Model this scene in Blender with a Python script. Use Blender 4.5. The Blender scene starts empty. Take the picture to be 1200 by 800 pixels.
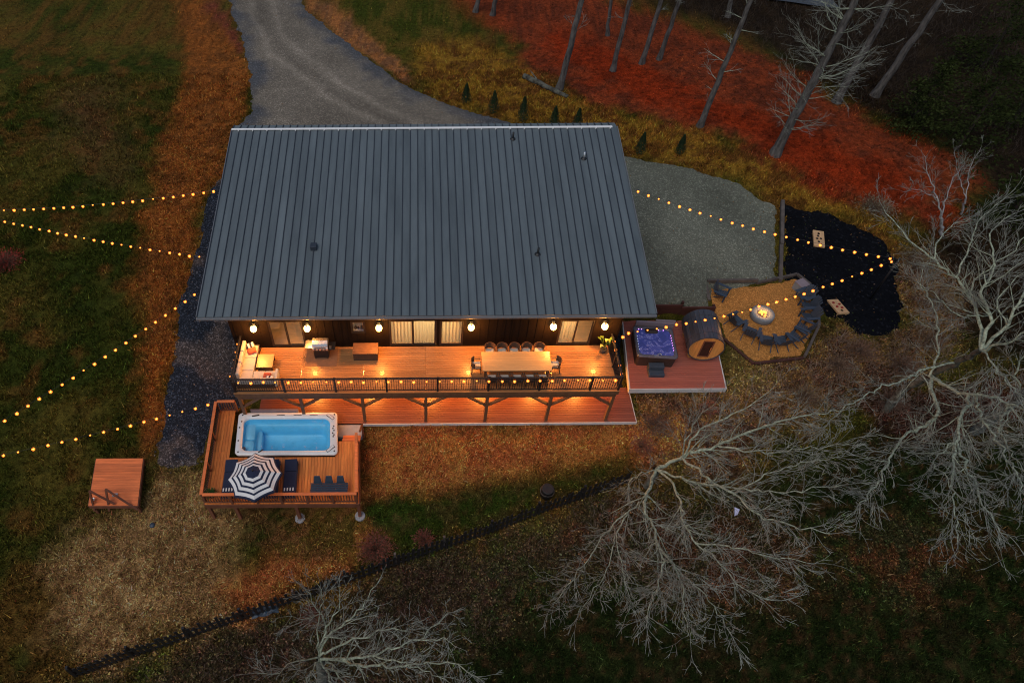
import bpy, bmesh, math, random
import numpy as np
from mathutils import Vector, Matrix
from mathutils.geometry import delaunay_2d_cdt
R = math.radians
scene = bpy.context.scene
# ---------------------------------------------------------------- camera, sky, sun, exposure
cam_d = bpy.data.cameras.new('camera'); cam = bpy.data.objects.new('camera', cam_d); scene.collection.objects.link(cam)
cam_d.sensor_fit = 'HORIZONTAL'; cam_d.sensor_width = 36.0
cam_d.lens = 36.0*790.833/1200
cam_d.shift_x = (600-493.57)/1200; cam_d.shift_y = (398.78-400)/1200
cam_d.clip_start = .5; cam_d.clip_end = 2000
CM = Matrix(((0.9999752,0.00683965,0.0016777),(-0.00415723,0.76559579,-0.64330848),(-0.00568444,0.64328556,0.76560524)))
cam.matrix_world = Matrix.Translation((8.98805714,-18.89480472,28.90613133)) @ CM.to_4x4()
scene.camera = cam
SUN_EL, SUN_AZ = 58.0, 215.0
w = bpy.data.worlds.new('World'); scene.world = w; w.use_nodes = True
nt = w.node_tree; bg = nt.nodes['Background']
sky = nt.nodes.new('ShaderNodeTexSky'); sky.sky_type = 'NISHITA'; sky.sun_disc = False
sky.sun_elevation = R(SUN_EL); sky.sun_rotation = R(SUN_AZ); sky.dust_density = 2.0; sky.ozone_density = 1.0; sky.air_density = 1.0
nt.links.new(sky.outputs[0], bg.inputs[0]); bg.inputs[1].default_value = 0.075
sd = bpy.data.lights.new('sun', 'SUN'); sd.energy = .75; sd.angle = R(45); sd.color = (1,.93,.84)
so = bpy.data.objects.new('sun', sd); scene.collection.objects.link(so)
so.rotation_euler = (R(90-SUN_EL), 0, R(180-SUN_AZ)); so.location = (0,-30,40)
scene.view_settings.view_transform = 'Standard'; scene.view_settings.look = 'None'
scene.view_settings.exposure = 0.16; scene.view_settings.gamma = 1.0
scene.render.engine = 'CYCLES'
scene.cycles.use_denoising = True; scene.cycles.filter_width = 1.1
scene.cycles.max_bounces = 6; scene.cycles.transparent_max_bounces = 12
scene.cycles.sample_clamp_indirect = 4.0
# ---------------------------------------------------------------- helpers
col = scene.collection
def tag(o, label=None, cat=None, group=None, kind=None):
    if label: o['label'] = label
    if cat: o['category'] = cat
    if group: o['group'] = group
    if kind: o['kind'] = kind
    return o
def empty(name, loc=(0,0,0), rz=0, label=None, cat=None, group=None):
    o = bpy.data.objects.new(name, None); col.objects.link(o); o.empty_display_size = .1
    o.location = loc; o.rotation_euler = (0,0,rz); o['_o'] = list(loc)
    return tag(o, label, cat, group)
def origin(p):
    v = Vector((0,0,0))
    while p is not None:
        v += Vector(p.location); p = p.parent
    return v
class MB:
    def __init__(s): s.v = []; s.f = []; s.m = []; s.mi = 0; s.c = None
    def quad(s, a, b, c, d): n = len(s.v); s.v += [a,b,c,d]; s.f.append((n,n+1,n+2,n+3)); s.m.append(s.mi); return s
    def tri(s, a, b, c): n = len(s.v); s.v += [a,b,c]; s.f.append((n,n+1,n+2)); s.m.append(s.mi); return s
    def hexa(s, p):     # 8 corners: bottom 4 (ccw) then top 4
        n = len(s.v); s.v += [tuple(q) for q in p]
        for f in ((3,2,1,0),(4,5,6,7),(0,1,5,4),(1,2,6,5),(2,3,7,6),(3,0,4,7)):
            s.f.append(tuple(n+i for i in f)); s.m.append(s.mi)
        return s
    def box(s, x0, y0, z0, x1, y1, z1):
        return s.hexa([(x0,y0,z0),(x1,y0,z0),(x1,y1,z0),(x0,y1,z0),(x0,y0,z1),(x1,y0,z1),(x1,y1,z1),(x0,y1,z1)])
    def bar(s, a, b, w, h, up=(0,0,1)):   # box along a->b
        a = Vector(a); b = Vector(b); d = (b-a).normalized(); u = Vector(up)
        sd_ = d.cross(u)
        if sd_.length < 1e-4: sd_ = d.cross(Vector((0,1,0)))
        sd_.normalize(); u = sd_.cross(d).normalized(); sd_ *= w/2; u *= h/2
        return s.hexa([a-sd_-u,a+sd_-u,b+sd_-u,b-sd_-u,a-sd_+u,a+sd_+u,b+sd_+u,b-sd_+u])
    def tube(s, pts, rad, n=8, cap=True):
        pts = [Vector(p) for p in pts]
        if not hasattr(rad, '__len__'): rad = [rad]*len(pts)
        d0 = (pts[1]-pts[0]).normalized(); ref = Vector((0,0,1)) if abs(d0.z) < .9 else Vector((1,0,0))
        u = d0.cross(ref).normalized(); base = len(s.v)
        for i, p in enumerate(pts):
            d = (pts[min(i+1,len(pts)-1)]-pts[max(i-1,0)]).normalized()
            u = (u-d*u.dot(d)); u = u.normalized() if u.length > 1e-5 else d.orthogonal().normalized()
            v = d.cross(u)
            for k in range(n):
                a = 2*math.pi*k/n; s.v.append(tuple(p+(u*math.cos(a)+v*math.sin(a))*rad[i]))
        for i in range(len(pts)-1):
            for k in range(n):
                s.f.append((base+i*n+k, base+i*n+(k+1)%n, base+(i+1)*n+(k+1)%n, base+(i+1)*n+k)); s.m.append(s.mi)
        if cap:
            s.f.append(tuple(base+k for k in reversed(range(n)))); s.m.append(s.mi)
            s.f.append(tuple(base+(len(pts)-1)*n+k for k in range(n))); s.m.append(s.mi)
        return s
    def lathe(s, prof, c=(0,0,0), n=24, axis='z'):
        base = len(s.v); L = len(prof)
        for k in range(n):
            a = 2*math.pi*k/n
            for r, z in prof: s.v.append((c[0]+r*math.cos(a), c[1]+r*math.sin(a), c[2]+z))
        for k in range(n):
            for i in range(L-1):
                a, b = base+k*L+i, base+((k+1)%n)*L+i
                s.f.append((a,b,b+1,a+1)); s.m.append(s.mi)
        return s
    def prism(s, poly, z0, z1):
        n = len(poly); b = len(s.v)
        s.v += [(x,y,z0) for x,y in poly]+[(x,y,z1) for x,y in poly]
        s.f.append(tuple(b+i for i in reversed(range(n)))); s.f.append(tuple(b+n+i for i in range(n))); s.m += [s.mi]*2
        for i in range(n): s.f.append((b+i,b+(i+1)%n,b+n+(i+1)%n,b+n+i)); s.m.append(s.mi)
        return s
    def ball(s, c, r, n=8, m=5, sz=1.0):
        prof = [(r*math.sin(math.pi*i/m), -r*sz*math.cos(math.pi*i/m)) for i in range(m+1)]
        prof[0] = (r*.02, -r*sz); prof[-1] = (r*.02, r*sz)
        return s.lathe(prof, c, n)
    def mesh(s, name):
        me = bpy.data.meshes.new(name); me.from_pydata([tuple(q) for q in s.v], [], s.f); return me
    def build(s, name, mat, parent=None, smooth=False, bevel=0, world=True, kind=None):
        """world=True: vertices are in world coordinates, stored relative to the parent's place"""
        me = s.mesh(name); o = bpy.data.objects.new(name, me); col.objects.link(o)
        mats = mat if isinstance(mat, (list,tuple)) else [mat]
        for q in mats: me.materials.append(q)
        if len(mats) > 1: me.polygons.foreach_set('material_index', s.m)
        if parent is not None:
            o.parent = parent
            if world: me.transform(Matrix.Translation(-origin(parent)))
        if smooth: me.polygons.foreach_set('use_smooth', [True]*len(me.polygons))
        if bevel:
            b = o.modifiers.new('bevel', 'BEVEL'); b.width = bevel; b.segments = 2; b.limit_method = 'ANGLE'
        if kind: o['kind'] = kind
        me.update(); return o
def box_part(name, mat, parent, *a, **k): return MB().box(*a).build(name, mat, parent, **k)
def copy_tree(o, parent=None):
    c = o.copy(); col.objects.link(c)
    if parent is not None: c.parent = parent
    for ch in KIDS(o): copy_tree(ch, c)
    return c
def KIDS(o): return [x for x in list(o.children)]
# numpy value noise
_rng = np.random.RandomState(7); _LAT = _rng.rand(256,256)
def vn(x, y, s=1.0, o=0):
    x = np.asarray(x,float)*s+o*17.3+1000; y = np.asarray(y,float)*s+o*9.1+1000
    i = np.floor(x).astype(int); j = np.floor(y).astype(int); u = x-i; v = y-j; u = u*u*(3-2*u); v = v*v*(3-2*v)
    a = _LAT[i%256,j%256]; b = _LAT[(i+1)%256,j%256]; c = _LAT[i%256,(j+1)%256]; d = _LAT[(i+1)%256,(j+1)%256]
    return (a*(1-u)+b*u)*(1-v)+(c*(1-u)+d*u)*v
def fbm(x, y, s=1.0, o=0, n=4):
    t = 0; a = .5; tot = 0
    for k in range(n): t = t+a*vn(x,y,s*2**k,o+k); tot += a; a *= .55
    return t/tot
# ---------------------------------------------------------------- materials
def nodes(name):
    m = bpy.data.materials.new(name); m.use_nodes = True; t = m.node_tree
    return m, t, t.nodes['Principled BSDF']
def rgb(c): return (c[0],c[1],c[2],1)
def surf(name, c, rough=.7, var=.25, scale=4, stretch=(1,1,1), metal=0, bump=0, bscale=40, rand=0.0, c2=None, mix=.5, spec=.5, coat=0, detail=6, bdist=.01):
    m, t, p = nodes(name); N = t.nodes; L = t.links
    tc = N.new('ShaderNodeTexCoord'); mp = N.new('ShaderNodeMapping'); mp.inputs['Scale'].default_value = stretch
    oi = N.new('ShaderNodeObjectInfo')
    ad = N.new('ShaderNodeVectorMath'); ad.operation = 'ADD'
    sc = N.new('ShaderNodeVectorMath'); sc.operation = 'SCALE'; sc.inputs['Scale'].default_value = 37.0
    cx = N.new('ShaderNodeCombineXYZ')
    for i in range(3): L.new(oi.outputs['Random'], cx.inputs[i])
    L.new(cx.outputs[0], sc.inputs[0]); L.new(tc.outputs['Object'], mp.inputs[0]); L.new(mp.outputs[0], ad.inputs[0]); L.new(sc.outputs[0], ad.inputs[1])
    no = N.new('ShaderNodeTexNoise'); no.inputs['Scale'].default_value = scale; no.inputs['Detail'].default_value = detail; no.inputs['Roughness'].default_value = .65
    L.new(ad.outputs[0], no.inputs['Vector'])
    cr = N.new('ShaderNodeValToRGB')
    lo = tuple(x*(1-var) for x in c); hi = tuple(min(1,x*(1+var)) for x in (c2 or c))
    cr.color_ramp.elements[0].position = mix-.22; cr.color_ramp.elements[0].color = rgb(lo)
    cr.color_ramp.elements[1].position = mix+.22; cr.color_ramp.elements[1].color = rgb(hi)
    L.new(no.outputs['Fac'], cr.inputs[0]); out = cr.outputs[0]
    if rand:
        mr = N.new('ShaderNodeMapRange'); mr.inputs[3].default_value = 1-rand; mr.inputs[4].default_value = 1+rand
        L.new(oi.outputs['Random'], mr.inputs[0])
        mu = N.new('ShaderNodeVectorMath'); mu.operation = 'SCALE'
        L.new(out, mu.inputs[0]); L.new(mr.outputs[0], mu.inputs['Scale']); out = mu.outputs[0]
    L.new(out, p.inputs['Base Color'])
    rr = N.new('ShaderNodeMapRange'); rr.inputs[3].default_value = max(.02,rough-.12); rr.inputs[4].default_value = min(1,rough+.12)
    L.new(no.outputs['Fac'], rr.inputs[0]); L.new(rr.outputs[0], p.inputs['Roughness'])
    p.inputs['Metallic'].default_value = metal; p.inputs['Specular IOR Level'].default_value = spec; p.inputs['Coat Weight'].default_value = coat
    if bump:
        n2 = N.new('ShaderNodeTexNoise'); n2.inputs['Scale'].default_value = bscale; n2.inputs['Detail'].default_value = 4
        L.new(ad.outputs[0], n2.inputs['Vector'])
        b = N.new('ShaderNodeBump'); b.inputs['Strength'].default_value = bump; b.inputs['Distance'].default_value = bdist
        L.new(n2.outputs['Fac'], b.inputs['Height']); L.new(b.outputs[0], p.inputs['Normal'])
    return m
def glow(name, c, s):
    m, t, p = nodes(name); p.inputs['Base Color'].default_value = rgb(c); p.inputs['Emission Color'].default_value = rgb(c); p.inputs['Emission Strength'].default_value = s; return m
def glass(name, tint=(.9,.95,1), refl=.12, rough=.02):
    m, t, p = nodes(name); N = t.nodes; L = t.links; N.remove(p); out = N['Material Output']
    tr = N.new('ShaderNodeBsdfTransparent'); tr.inputs[0].default_value = rgb(tint)
    gl = N.new('ShaderNodeBsdfGlossy'); gl.inputs['Roughness'].default_value = rough
    lw = N.new('ShaderNodeLayerWeight'); lw.inputs[0].default_value = .5
    pw = N.new('ShaderNodeMath'); pw.operation = 'POWER'; pw.inputs[1].default_value = 4.0; L.new(lw.outputs['Facing'], pw.inputs[0])
    ma = N.new('ShaderNodeMath'); ma.operation = 'MULTIPLY_ADD'; ma.inputs[1].default_value = .8; ma.inputs[2].default_value = refl*.5; ma.use_clamp = True
    mx = N.new('ShaderNodeMixShader'); L.new(pw.outputs[0], ma.inputs[0]); L.new(ma.outputs[0], mx.inputs[0]); L.new(tr.outputs[0], mx.inputs[1]); L.new(gl.outputs[0], mx.inputs[2]); L.new(mx.outputs[0], out.inputs[0])
    return m, t, gl, tr
def vcol(name, rough=.95, fine=(60,.35), mid=(6,.25), bump=.5, bscale=60, bdist=.03, speck=None, spec=.03):
    """colour from the mesh's Col attribute, broken up by noise"""
    m, t, p = nodes(name); N = t.nodes; L = t.links
    at = N.new('ShaderNodeAttribute'); at.attribute_name = 'Col'
    geo = N.new('ShaderNodeNewGeometry'); out = at.outputs['Color']
    for sc_, am in (fine, mid):
        if not am: continue
        n = N.new('ShaderNodeTexNoise'); n.inputs['Scale'].default_value = sc_; n.inputs['Detail'].default_value = 5; n.inputs['Roughness'].default_value = .7
        L.new(geo.outputs['Position'], n.inputs['Vector'])
        mr = N.new('ShaderNodeMapRange'); mr.inputs[1].default_value = .3; mr.inputs[2].default_value = .7; mr.inputs[3].default_value = 1-am; mr.inputs[4].default_value = 1+am
        L.new(n.outputs['Fac'], mr.inputs[0]); mu = N.new('ShaderNodeVectorMath'); mu.operation = 'SCALE'
        L.new(out, mu.inputs[0]); L.new(mr.outputs[0], mu.inputs['Scale']); out = mu.outputs[0]
    if speck:   # scattered paler stones: (cells per metre, threshold, gain)
        vo = N.new('ShaderNodeTexVoronoi'); vo.inputs['Scale'].default_value = speck[0]; L.new(geo.outputs['Position'], vo.inputs['Vector'])
        sx = N.new('ShaderNodeSeparateColor'); L.new(vo.outputs['Color'], sx.inputs[0])
        mr = N.new('ShaderNodeMapRange'); mr.inputs[1].default_value = speck[1]; mr.inputs[2].default_value = 1; mr.inputs[3].default_value = speck[3]; mr.inputs[4].default_value = speck[2]
        pw = N.new('ShaderNodeMath'); pw.operation = 'POWER'; pw.inputs[1].default_value = speck[4]
        L.new(sx.outputs[0], pw.inputs[0]); L.new(pw.outputs[0], mr.inputs[0])
        mr.inputs[1].default_value = 0
        mu = N.new('ShaderNodeVectorMath'); mu.operation = 'SCALE'; L.new(out, mu.inputs[0]); L.new(mr.outputs[0], mu.inputs['Scale']); out = mu.outputs[0]
        b2 = vo.outputs['Distance']
    L.new(out, p.inputs['Base Color']); p.inputs['Roughness'].default_value = rough; p.inputs['Specular IOR Level'].default_value = spec
    if bump:
        if speck: h = b2
        else:
            n2 = N.new('ShaderNodeTexNoise'); n2.inputs['Scale'].default_value = bscale; n2.inputs['Detail'].default_value = 5; n2.inputs['Roughness'].default_value = .75
            L.new(geo.outputs['Position'], n2.inputs['Vector']); h = n2.outputs['Fac']
        b = N.new('ShaderNodeBump'); b.inputs['Strength'].default_value = bump; b.inputs['Distance'].default_value = bdist; b.invert = bool(speck)
        L.new(h, b.inputs['Height']); L.new(b.outputs[0], p.inputs['Normal'])
    return m
def setcol(me, cols):
    a = me.color_attributes.new('Col', 'FLOAT_COLOR', 'POINT')
    c = np.ones((len(me.vertices),4), np.float32); c[:,:3] = cols; a.data.foreach_set('color', c.ravel())
WARM = (1.0,.35,.055)
def lamp(name, loc, power, parent, radius=.08, color=WARM):
    d = bpy.data.lights.new(name, 'POINT'); d.energy = power; d.color = color; d.shadow_soft_size = radius
    o = bpy.data.objects.new(name, d); col.objects.link(o); o.location = Vector(loc)-origin(parent); o.parent = parent; return o
MT = {}
MT['roof'] = surf('roof_metal', (.110,.136,.146), .40, .24, .8, (1.6,.18,1), .0, .06, 3, .09, spec=.6)
MT['seam'] = surf('roof_seam', (.028,.036,.05), .5, .2, 1)
MT['ridge'] = surf('ridge_metal', (.88,.87,.84), .5, .04, 3)
MT['trim'] = surf('eave_trim', (.16,.17,.18), .45, .1, 2)
MT['siding'] = surf('dark_siding', (.0075,.005,.004), .85, .3, 3, (1,1,.3), 0, .2, 12, spec=.08)
MT['black'] = surf('black_metal', (.012,.012,.013), .45, .2, 8)
MT['deck'] = surf('oiled_deck_wood', (.36,.17,.065), .36, .22, 2.2, (.25,3,3), 0, .15, 30, .12, coat=.1)
MT['lowdeck'] = surf('red_brown_composite', (.20,.066,.04), .45, .18, 2.2, (.25,3,3), 0, .15, 30, .1)
MT['tubdeck'] = surf('red_composite', (.36,.105,.07), .6, .16, 2.5, (.25,3,3), 0, .12, 30, .07)
MT['cedar'] = surf('orange_cedar', (.82,.20,.036), .6, .35, 2.0, (3,.35,3), 0, .2, 30, .16, c2=(.86,.23,.045))
MT['cedarx'] = surf('orange_cedar_cross', (.74,.185,.05), .6, .3, 2.0, (.35,3,3), 0, .2, 30, .14)
MT['post'] = surf('brown_timber', (.15,.068,.03), .65, .3, 2.5, (2,2,.4), 0, .2, 25, .1)
MT['stain'] = surf('stained_timber', (.17,.06,.03), .65, .3, 2.5, (1,1,.5), 0, .2, 25, .1)
MT['white'] = surf('white_trim', (.6,.58,.56), .5, .08, 4)
MT['concrete'] = surf('concrete', (.34,.34,.36), .9, .15, 3, bump=.2, bscale=30)
MT['darkwood'] = surf('retaining_plank', (.07,.022,.014), .7, .35, 2.5, (.4,2,2), 0, .2, 20, .25)
MT['timber'] = surf('weathered_timber', (.085,.07,.06), .85, .4, 3, (1,1,1), 0, .4, 20, .25)
MT['navy'] = surf('navy_plastic', (.034,.052,.078), .5, .15, 5)
MT['navyfab'] = surf('navy_fabric', (.013,.02,.05), .9, .2, 20, bump=.2, bscale=200)
MT['whitefab'] = surf('white_fabric', (.75,.73,.7), .9, .06, 20)
MT['cushion'] = surf('cream_cushion', (.5,.46,.4), .95, .06, 6, bump=.2, bscale=120)
MT['rust'] = surf('rust_pillow', (.5,.09,.04), .9, .1, 20)
MT['tabletop'] = surf('pale_wood', (.5,.32,.14), .35, .12, 2.0, (.3,3,3), 0, .1, 30, .06)
MT['brown'] = surf('brown_wicker', (.075,.038,.02), .7, .35, 30, bump=.3, bscale=80)
MT['steel'] = surf('stainless', (.6,.6,.6), .3, .1, 6, metal=.9)
MT['acrylic'] = surf('pool_acrylic', (.78,.78,.76), .25, .04, 3, spec=.6)
MT['poolblue'] = surf('pool_shell', (.16,.56,.85), .3, .1, 1.6, spec=.5)
MT['poolpale'] = surf('pool_step', (.34,.66,.88), .3, .08, 1.6)
MT['tubcab'] = surf('tub_cabinet', (.035,.022,.018), .6, .2, 4)
MT['tubrim'] = surf('tub_rim', (.1,.1,.125), .3, .2, 4)
MT['cover'] = surf('tub_cover', (.22,.18,.2), .7, .12, 3)
MT['sauna'] = surf('sauna_cladding', (.05,.055,.07), .35, .3, 2, (3,.4,3), 0, .2, 20, .25, spec=.6)
MT['saunawood'] = surf('sauna_cedar', (.58,.25,.06), .55, .25, 2.5, (3,1,.4), 0, .15, 25, .15)
MT['pit'] = surf('grey_fire_pit', (.2,.22,.24), .7, .15, 5, bump=.2)
MT['ash'] = surf('ash', (.1,.07,.06), .95, .4, 12)
MT['board'] = surf('plywood', (.55,.34,.17), .6, .15, 3, (2,.5,1))
MT['bagblack'] = surf('bag_black', (.015,.015,.018), .9, .2, 9)
MT['bagred'] = surf('bag_red', (.25,.015,.015), .9, .2, 9)
MT['leafgreen'] = surf('leaf_green', (.05,.13,.025), .6, .3, 6)
MT['pot'] = surf('pot', (.03,.03,.03), .6, .2, 6)
MT['bark'] = surf('bark_grey', (.055,.047,.04), .95, .4, 3, (1,1,1), 0, .8, 18, .1, c2=(.17,.175,.14), mix=.55, bdist=.03, spec=.05)
MT['lichen'] = surf('lichen_branch', (.06,.055,.045), .95, .4, 8, (1,1,1), 0, .8, 30, .12, c2=(.37,.42,.31), mix=.48, bdist=.02, spec=.05)
MT['twig'] = surf('twig_grey', (.075,.07,.062), .95, .4, 3, c2=(.29,.305,.255), mix=.5, spec=.05)
MT['pale'] = surf('pale_branch', (.3,.28,.26), .9, .3, 4, c2=(.5,.48,.46), spec=.05)
MT['rock'] = surf('rock', (.14,.11,.09), .95, .3, 4, bump=.5, bscale=12)
MT['curtain'] = surf('curtain', (.7,.6,.42), .9, .08, 3)
MT['interior'] = surf('interior_wall', (.5,.42,.3), .9, .05, 2)
MT['floorin'] = surf('interior_floor', (.4,.25,.13), .5, .15, 3, (.3,3,1))
MT['bulb'] = glow('warm_filament', (1,.38,.10), 6.5)
MT['amber'], _t, _g, _a = glass('amber_bulb_halo', (1,.8,.5), .05, .2)
_e = _t.nodes.new('ShaderNodeEmission'); _e.inputs[0].default_value = (1,.24,.03,1); _e.inputs[1].default_value = 1.25  # glow added to the bulb glass to stand in for an orange halo
_s = _t.nodes.new('ShaderNodeAddShader'); _t.links.new(_t.nodes['Mix Shader'].outputs[0], _s.inputs[0]); _t.links.new(_e.outputs[0], _s.inputs[1]); _t.links.new(_s.outputs[0], _t.nodes['Material Output'].inputs[0])
MT['trunkg'] = surf('trunk_grey', (.05,.045,.042), .95, .45, 6, (1,1,.25), 0, 1.0, 12, .15, c2=(.125,.115,.105), bdist=.04, spec=.05)
MT['globe'] = glow('lamp_globe', (1,.55,.18), 10.0)
MT['flame'] = glow('flame', (1,.36,.07), 1.5)
MT['led'] = glow('led_violet', (.75,.3,1), 2.5)
MT['ledw'] = glow('led_white', (.7,.75,1), 1.2)
MT['glass'] = glass('door_glass')[0]
# ---------------- world outlines of ground areas, limbs and strings (metres)
ZP = {
'driveway': [(-8.9,45.6),(-7.0,39.0),(-5.4,34.8),(-4.1,29.6),(-3.3,25.0),(-4.0,22.8),(-2.0,19.3),(4.8,19.2),(12.8,19.1),(17.4,20.1),(17.7,22.5),(15.4,23.2),(13.1,24.4),(10.7,25.9),(7.5,28.7),(4.8,32.3),(2.2,35.8),(-0.7,40.4),(-2.5,45.9)],
'pad': [(20.7,18.9),(22.7,19.7),(24.1,19.2),(26.3,18.7),(27.9,17.9),(29.6,17.2),(30.6,15.8),(31.5,15.3),(31.5,14.6),(29.7,8.9),(28.5,8.7),(25.25,7.5),(25.2,6.68),(22.0,6.66),(18.8,6.66),(18.8,8.5)],
'path': [(-3.8,17.5),(-4.3,16.6),(-4.6,15.3),(-4.4,12.1),(-4.6,9.5),(-4.7,6.9),(-4.4,3.9),(-4.4,1.4),(-4.3,-1.1),(-4.2,-2.4),(-3.4,-2.6),(-2.8,-2.3),(-2.5,-2.6),(-2.0,-2.0),(-1.8,-1.0),(-1.5,0.4),(-0.4,1.0),(0.1,3.0),(-0.3,6.2),(-0.9,10.8),(-1.3,14.7)],
'mulch': [(31.8,15.2),(33.4,14.9),(34.8,14.6),(35.3,13.8),(36.4,12.9),(37.4,11.7),(37.4,10.5),(36.4,8.1),(35.7,5.8),(34.8,5.0),(33.8,4.5),(32.8,4.9),(32.4,5.8),(31.5,6.2),(31.4,7.5),(31.3,8.9),(30.0,9.1)],
'fire': [(25.4,8.62),(28.4,8.68),(30.95,9.35),(31.36,8.6),(31.16,6.72),(30.76,5.6),(29.3,3.58),(26.63,3.24),(25.53,5.02),(25.3,7.2)],
'gap': [(18.55,2.1),(19.75,2.1),(20.2,5.5),(20.3,6.46),(18.5,6.46)],
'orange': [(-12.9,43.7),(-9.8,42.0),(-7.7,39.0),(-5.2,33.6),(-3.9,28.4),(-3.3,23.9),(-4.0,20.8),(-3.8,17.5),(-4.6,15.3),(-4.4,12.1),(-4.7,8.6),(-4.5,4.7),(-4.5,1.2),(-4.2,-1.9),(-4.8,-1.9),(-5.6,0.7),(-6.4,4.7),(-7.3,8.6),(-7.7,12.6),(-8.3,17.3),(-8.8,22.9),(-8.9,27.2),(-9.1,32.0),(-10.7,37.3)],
'straw': [(-4.2,-2.2),(-2.8,-2.5),(-1.8,-2.1),(-0.9,-4.0),(0.4,-4.8),(-0.0,-6.0),(0.4,-7.8),(-0.4,-8.7),(-1.7,-9.7),(-3.8,-10.6),(-5.7,-10.8),(-7.3,-9.8),(-7.2,-8.7),(-8.4,-7.1),(-8.2,-6.2),(-7.1,-5.4),(-5.9,-4.6),(-4.8,-4.0)],
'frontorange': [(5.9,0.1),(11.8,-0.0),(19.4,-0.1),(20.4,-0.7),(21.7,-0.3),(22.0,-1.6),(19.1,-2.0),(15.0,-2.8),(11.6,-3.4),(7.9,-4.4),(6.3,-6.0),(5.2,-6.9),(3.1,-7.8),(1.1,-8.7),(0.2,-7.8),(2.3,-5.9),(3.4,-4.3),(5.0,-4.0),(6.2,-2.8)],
'frontgreen': [(6.1,-4.4),(8.3,-3.8),(11.6,-3.1),(15.0,-2.8),(19.2,-1.7),(19.0,-2.7),(14.9,-3.8),(11.6,-4.9),(8.3,-6.0),(6.3,-4.8)],
'frontgreen2': [(0.5,-3.9),(5.0,-4.0),(5.7,-6.0),(3.2,-6.3),(0.6,-5.9)],
'red': [(10.0,45.6),(13.9,38.9),(16.9,32.9),(19.5,27.1),(22.7,23.9),(27.1,22.3),(29.6,20.8),(32.2,18.9),(34.7,16.8),(36.8,15.0),(38.6,13.9),(41.1,13.5),(45.3,16.6),(45.0,19.6),(41.8,21.8),(40.3,24.0),(38.1,27.9),(36.2,31.8),(33.4,36.1),(30.0,39.3),(25.0,44.2)],
'reddeep': [(20.0,35.8),(24.3,32.9),(28.0,28.8),(32.3,24.1),(36.2,21.3),(40.1,18.0),(42.3,15.1),(39.4,14.6),(36.3,16.7),(32.2,20.0),(29.0,23.1),(25.4,25.4),(22.2,28.3),(18.9,32.9)],
'bank': [(8.1,34.3),(13.7,35.1),(17.3,30.3),(21.1,25.5),(26.1,23.3),(29.7,21.2),(32.1,18.7),(35.5,15.8),(38.0,13.9),(38.2,11.5),(37.2,10.5),(35.7,13.1),(34.1,14.7),(31.9,15.2),(30.8,16.3),(28.4,17.9),(25.8,18.8),(22.8,19.8),(17.7,22.7),(13.1,24.5),(9.4,26.8)],
'bankgreen': [(0.0,44.1),(8.1,43.8),(11.8,40.4),(12.7,37.3),(9.5,33.0),(7.5,31.1),(5.4,34.2),(3.1,38.1)],
'drvorange': [(-1.8,44.2),(-0.1,43.2),(2.3,39.7),(5.4,34.5),(7.8,30.7),(8.8,28.1),(7.5,28.7),(4.8,32.1),(2.2,35.5),(-0.6,40.4)],
'scrub': [(37.6,10.9),(39.2,11.5),(40.2,9.0),(38.8,4.8),(36.5,2.7),(31.4,1.2),(26.4,-1.1),(23.5,-2.7),(20.1,-2.8),(19.5,-0.7),(20.6,1.5),(25.2,1.8),(27.4,3.2),(29.6,3.5),(32.1,5.5),(33.8,4.4),(35.8,5.7)],
'tubgrass': [(25.6,4.8),(27.0,3.3),(27.4,2.5),(25.2,1.6),(25.0,2.6)],
'redlitter': [(16.6,-3.6),(20.1,-3.0),(25.7,-4.3),(27.8,-5.8),(26.0,-8.0),(20.8,-8.7),(17.0,-7.3),(14.8,-5.9)],
'redlitter2': [(27.9,-5.4),(34.1,-4.2),(35.7,-5.8),(32.0,-8.0),(27.4,-7.3)],
'redlitter3': [(31.4,1.2),(37.5,2.8),(41.5,3.0),(40.7,0.1),(35.3,-0.9),(31.9,-0.1)],
'belowfence': [(-6.8,-11.6),(-5.4,-11.2),(6.0,-7.1),(11.6,-5.4),(19.0,-3.1),(20.1,-3.0),(17.2,-5.9),(11.3,-10.2),(5.5,-12.4),(-6.5,-12.5)],
'litterleft': [(-4.0,-11.2),(6.0,-7.8),(9.9,-6.3),(10.7,-8.1),(8.3,-10.2),(1.8,-11.5)],
'cut': [(-10.9,43.6),(-9.1,42.1),(-6.4,36.8),(-4.9,33.3),(-5.1,32.8),(-6.7,36.1),(-8.8,39.7),(-11.1,42.8)],
'lawnbare': [(-17.1,27.4),(-14.3,28.5),(-11.3,22.0),(-10.5,17.0),(-13.7,18.4),(-16.4,23.2)],
'woods': [(25.6,47.9),(30.4,41.0),(33.9,37.8),(36.7,33.3),(38.3,28.6),(40.5,24.6),(43.5,21.7),(45.6,19.6),(45.9,16.5),(41.8,13.3),(38.2,11.5),(38.6,8.9),(38.5,2.8),(43.1,3.1),(71.5,51.7)],
}
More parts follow.
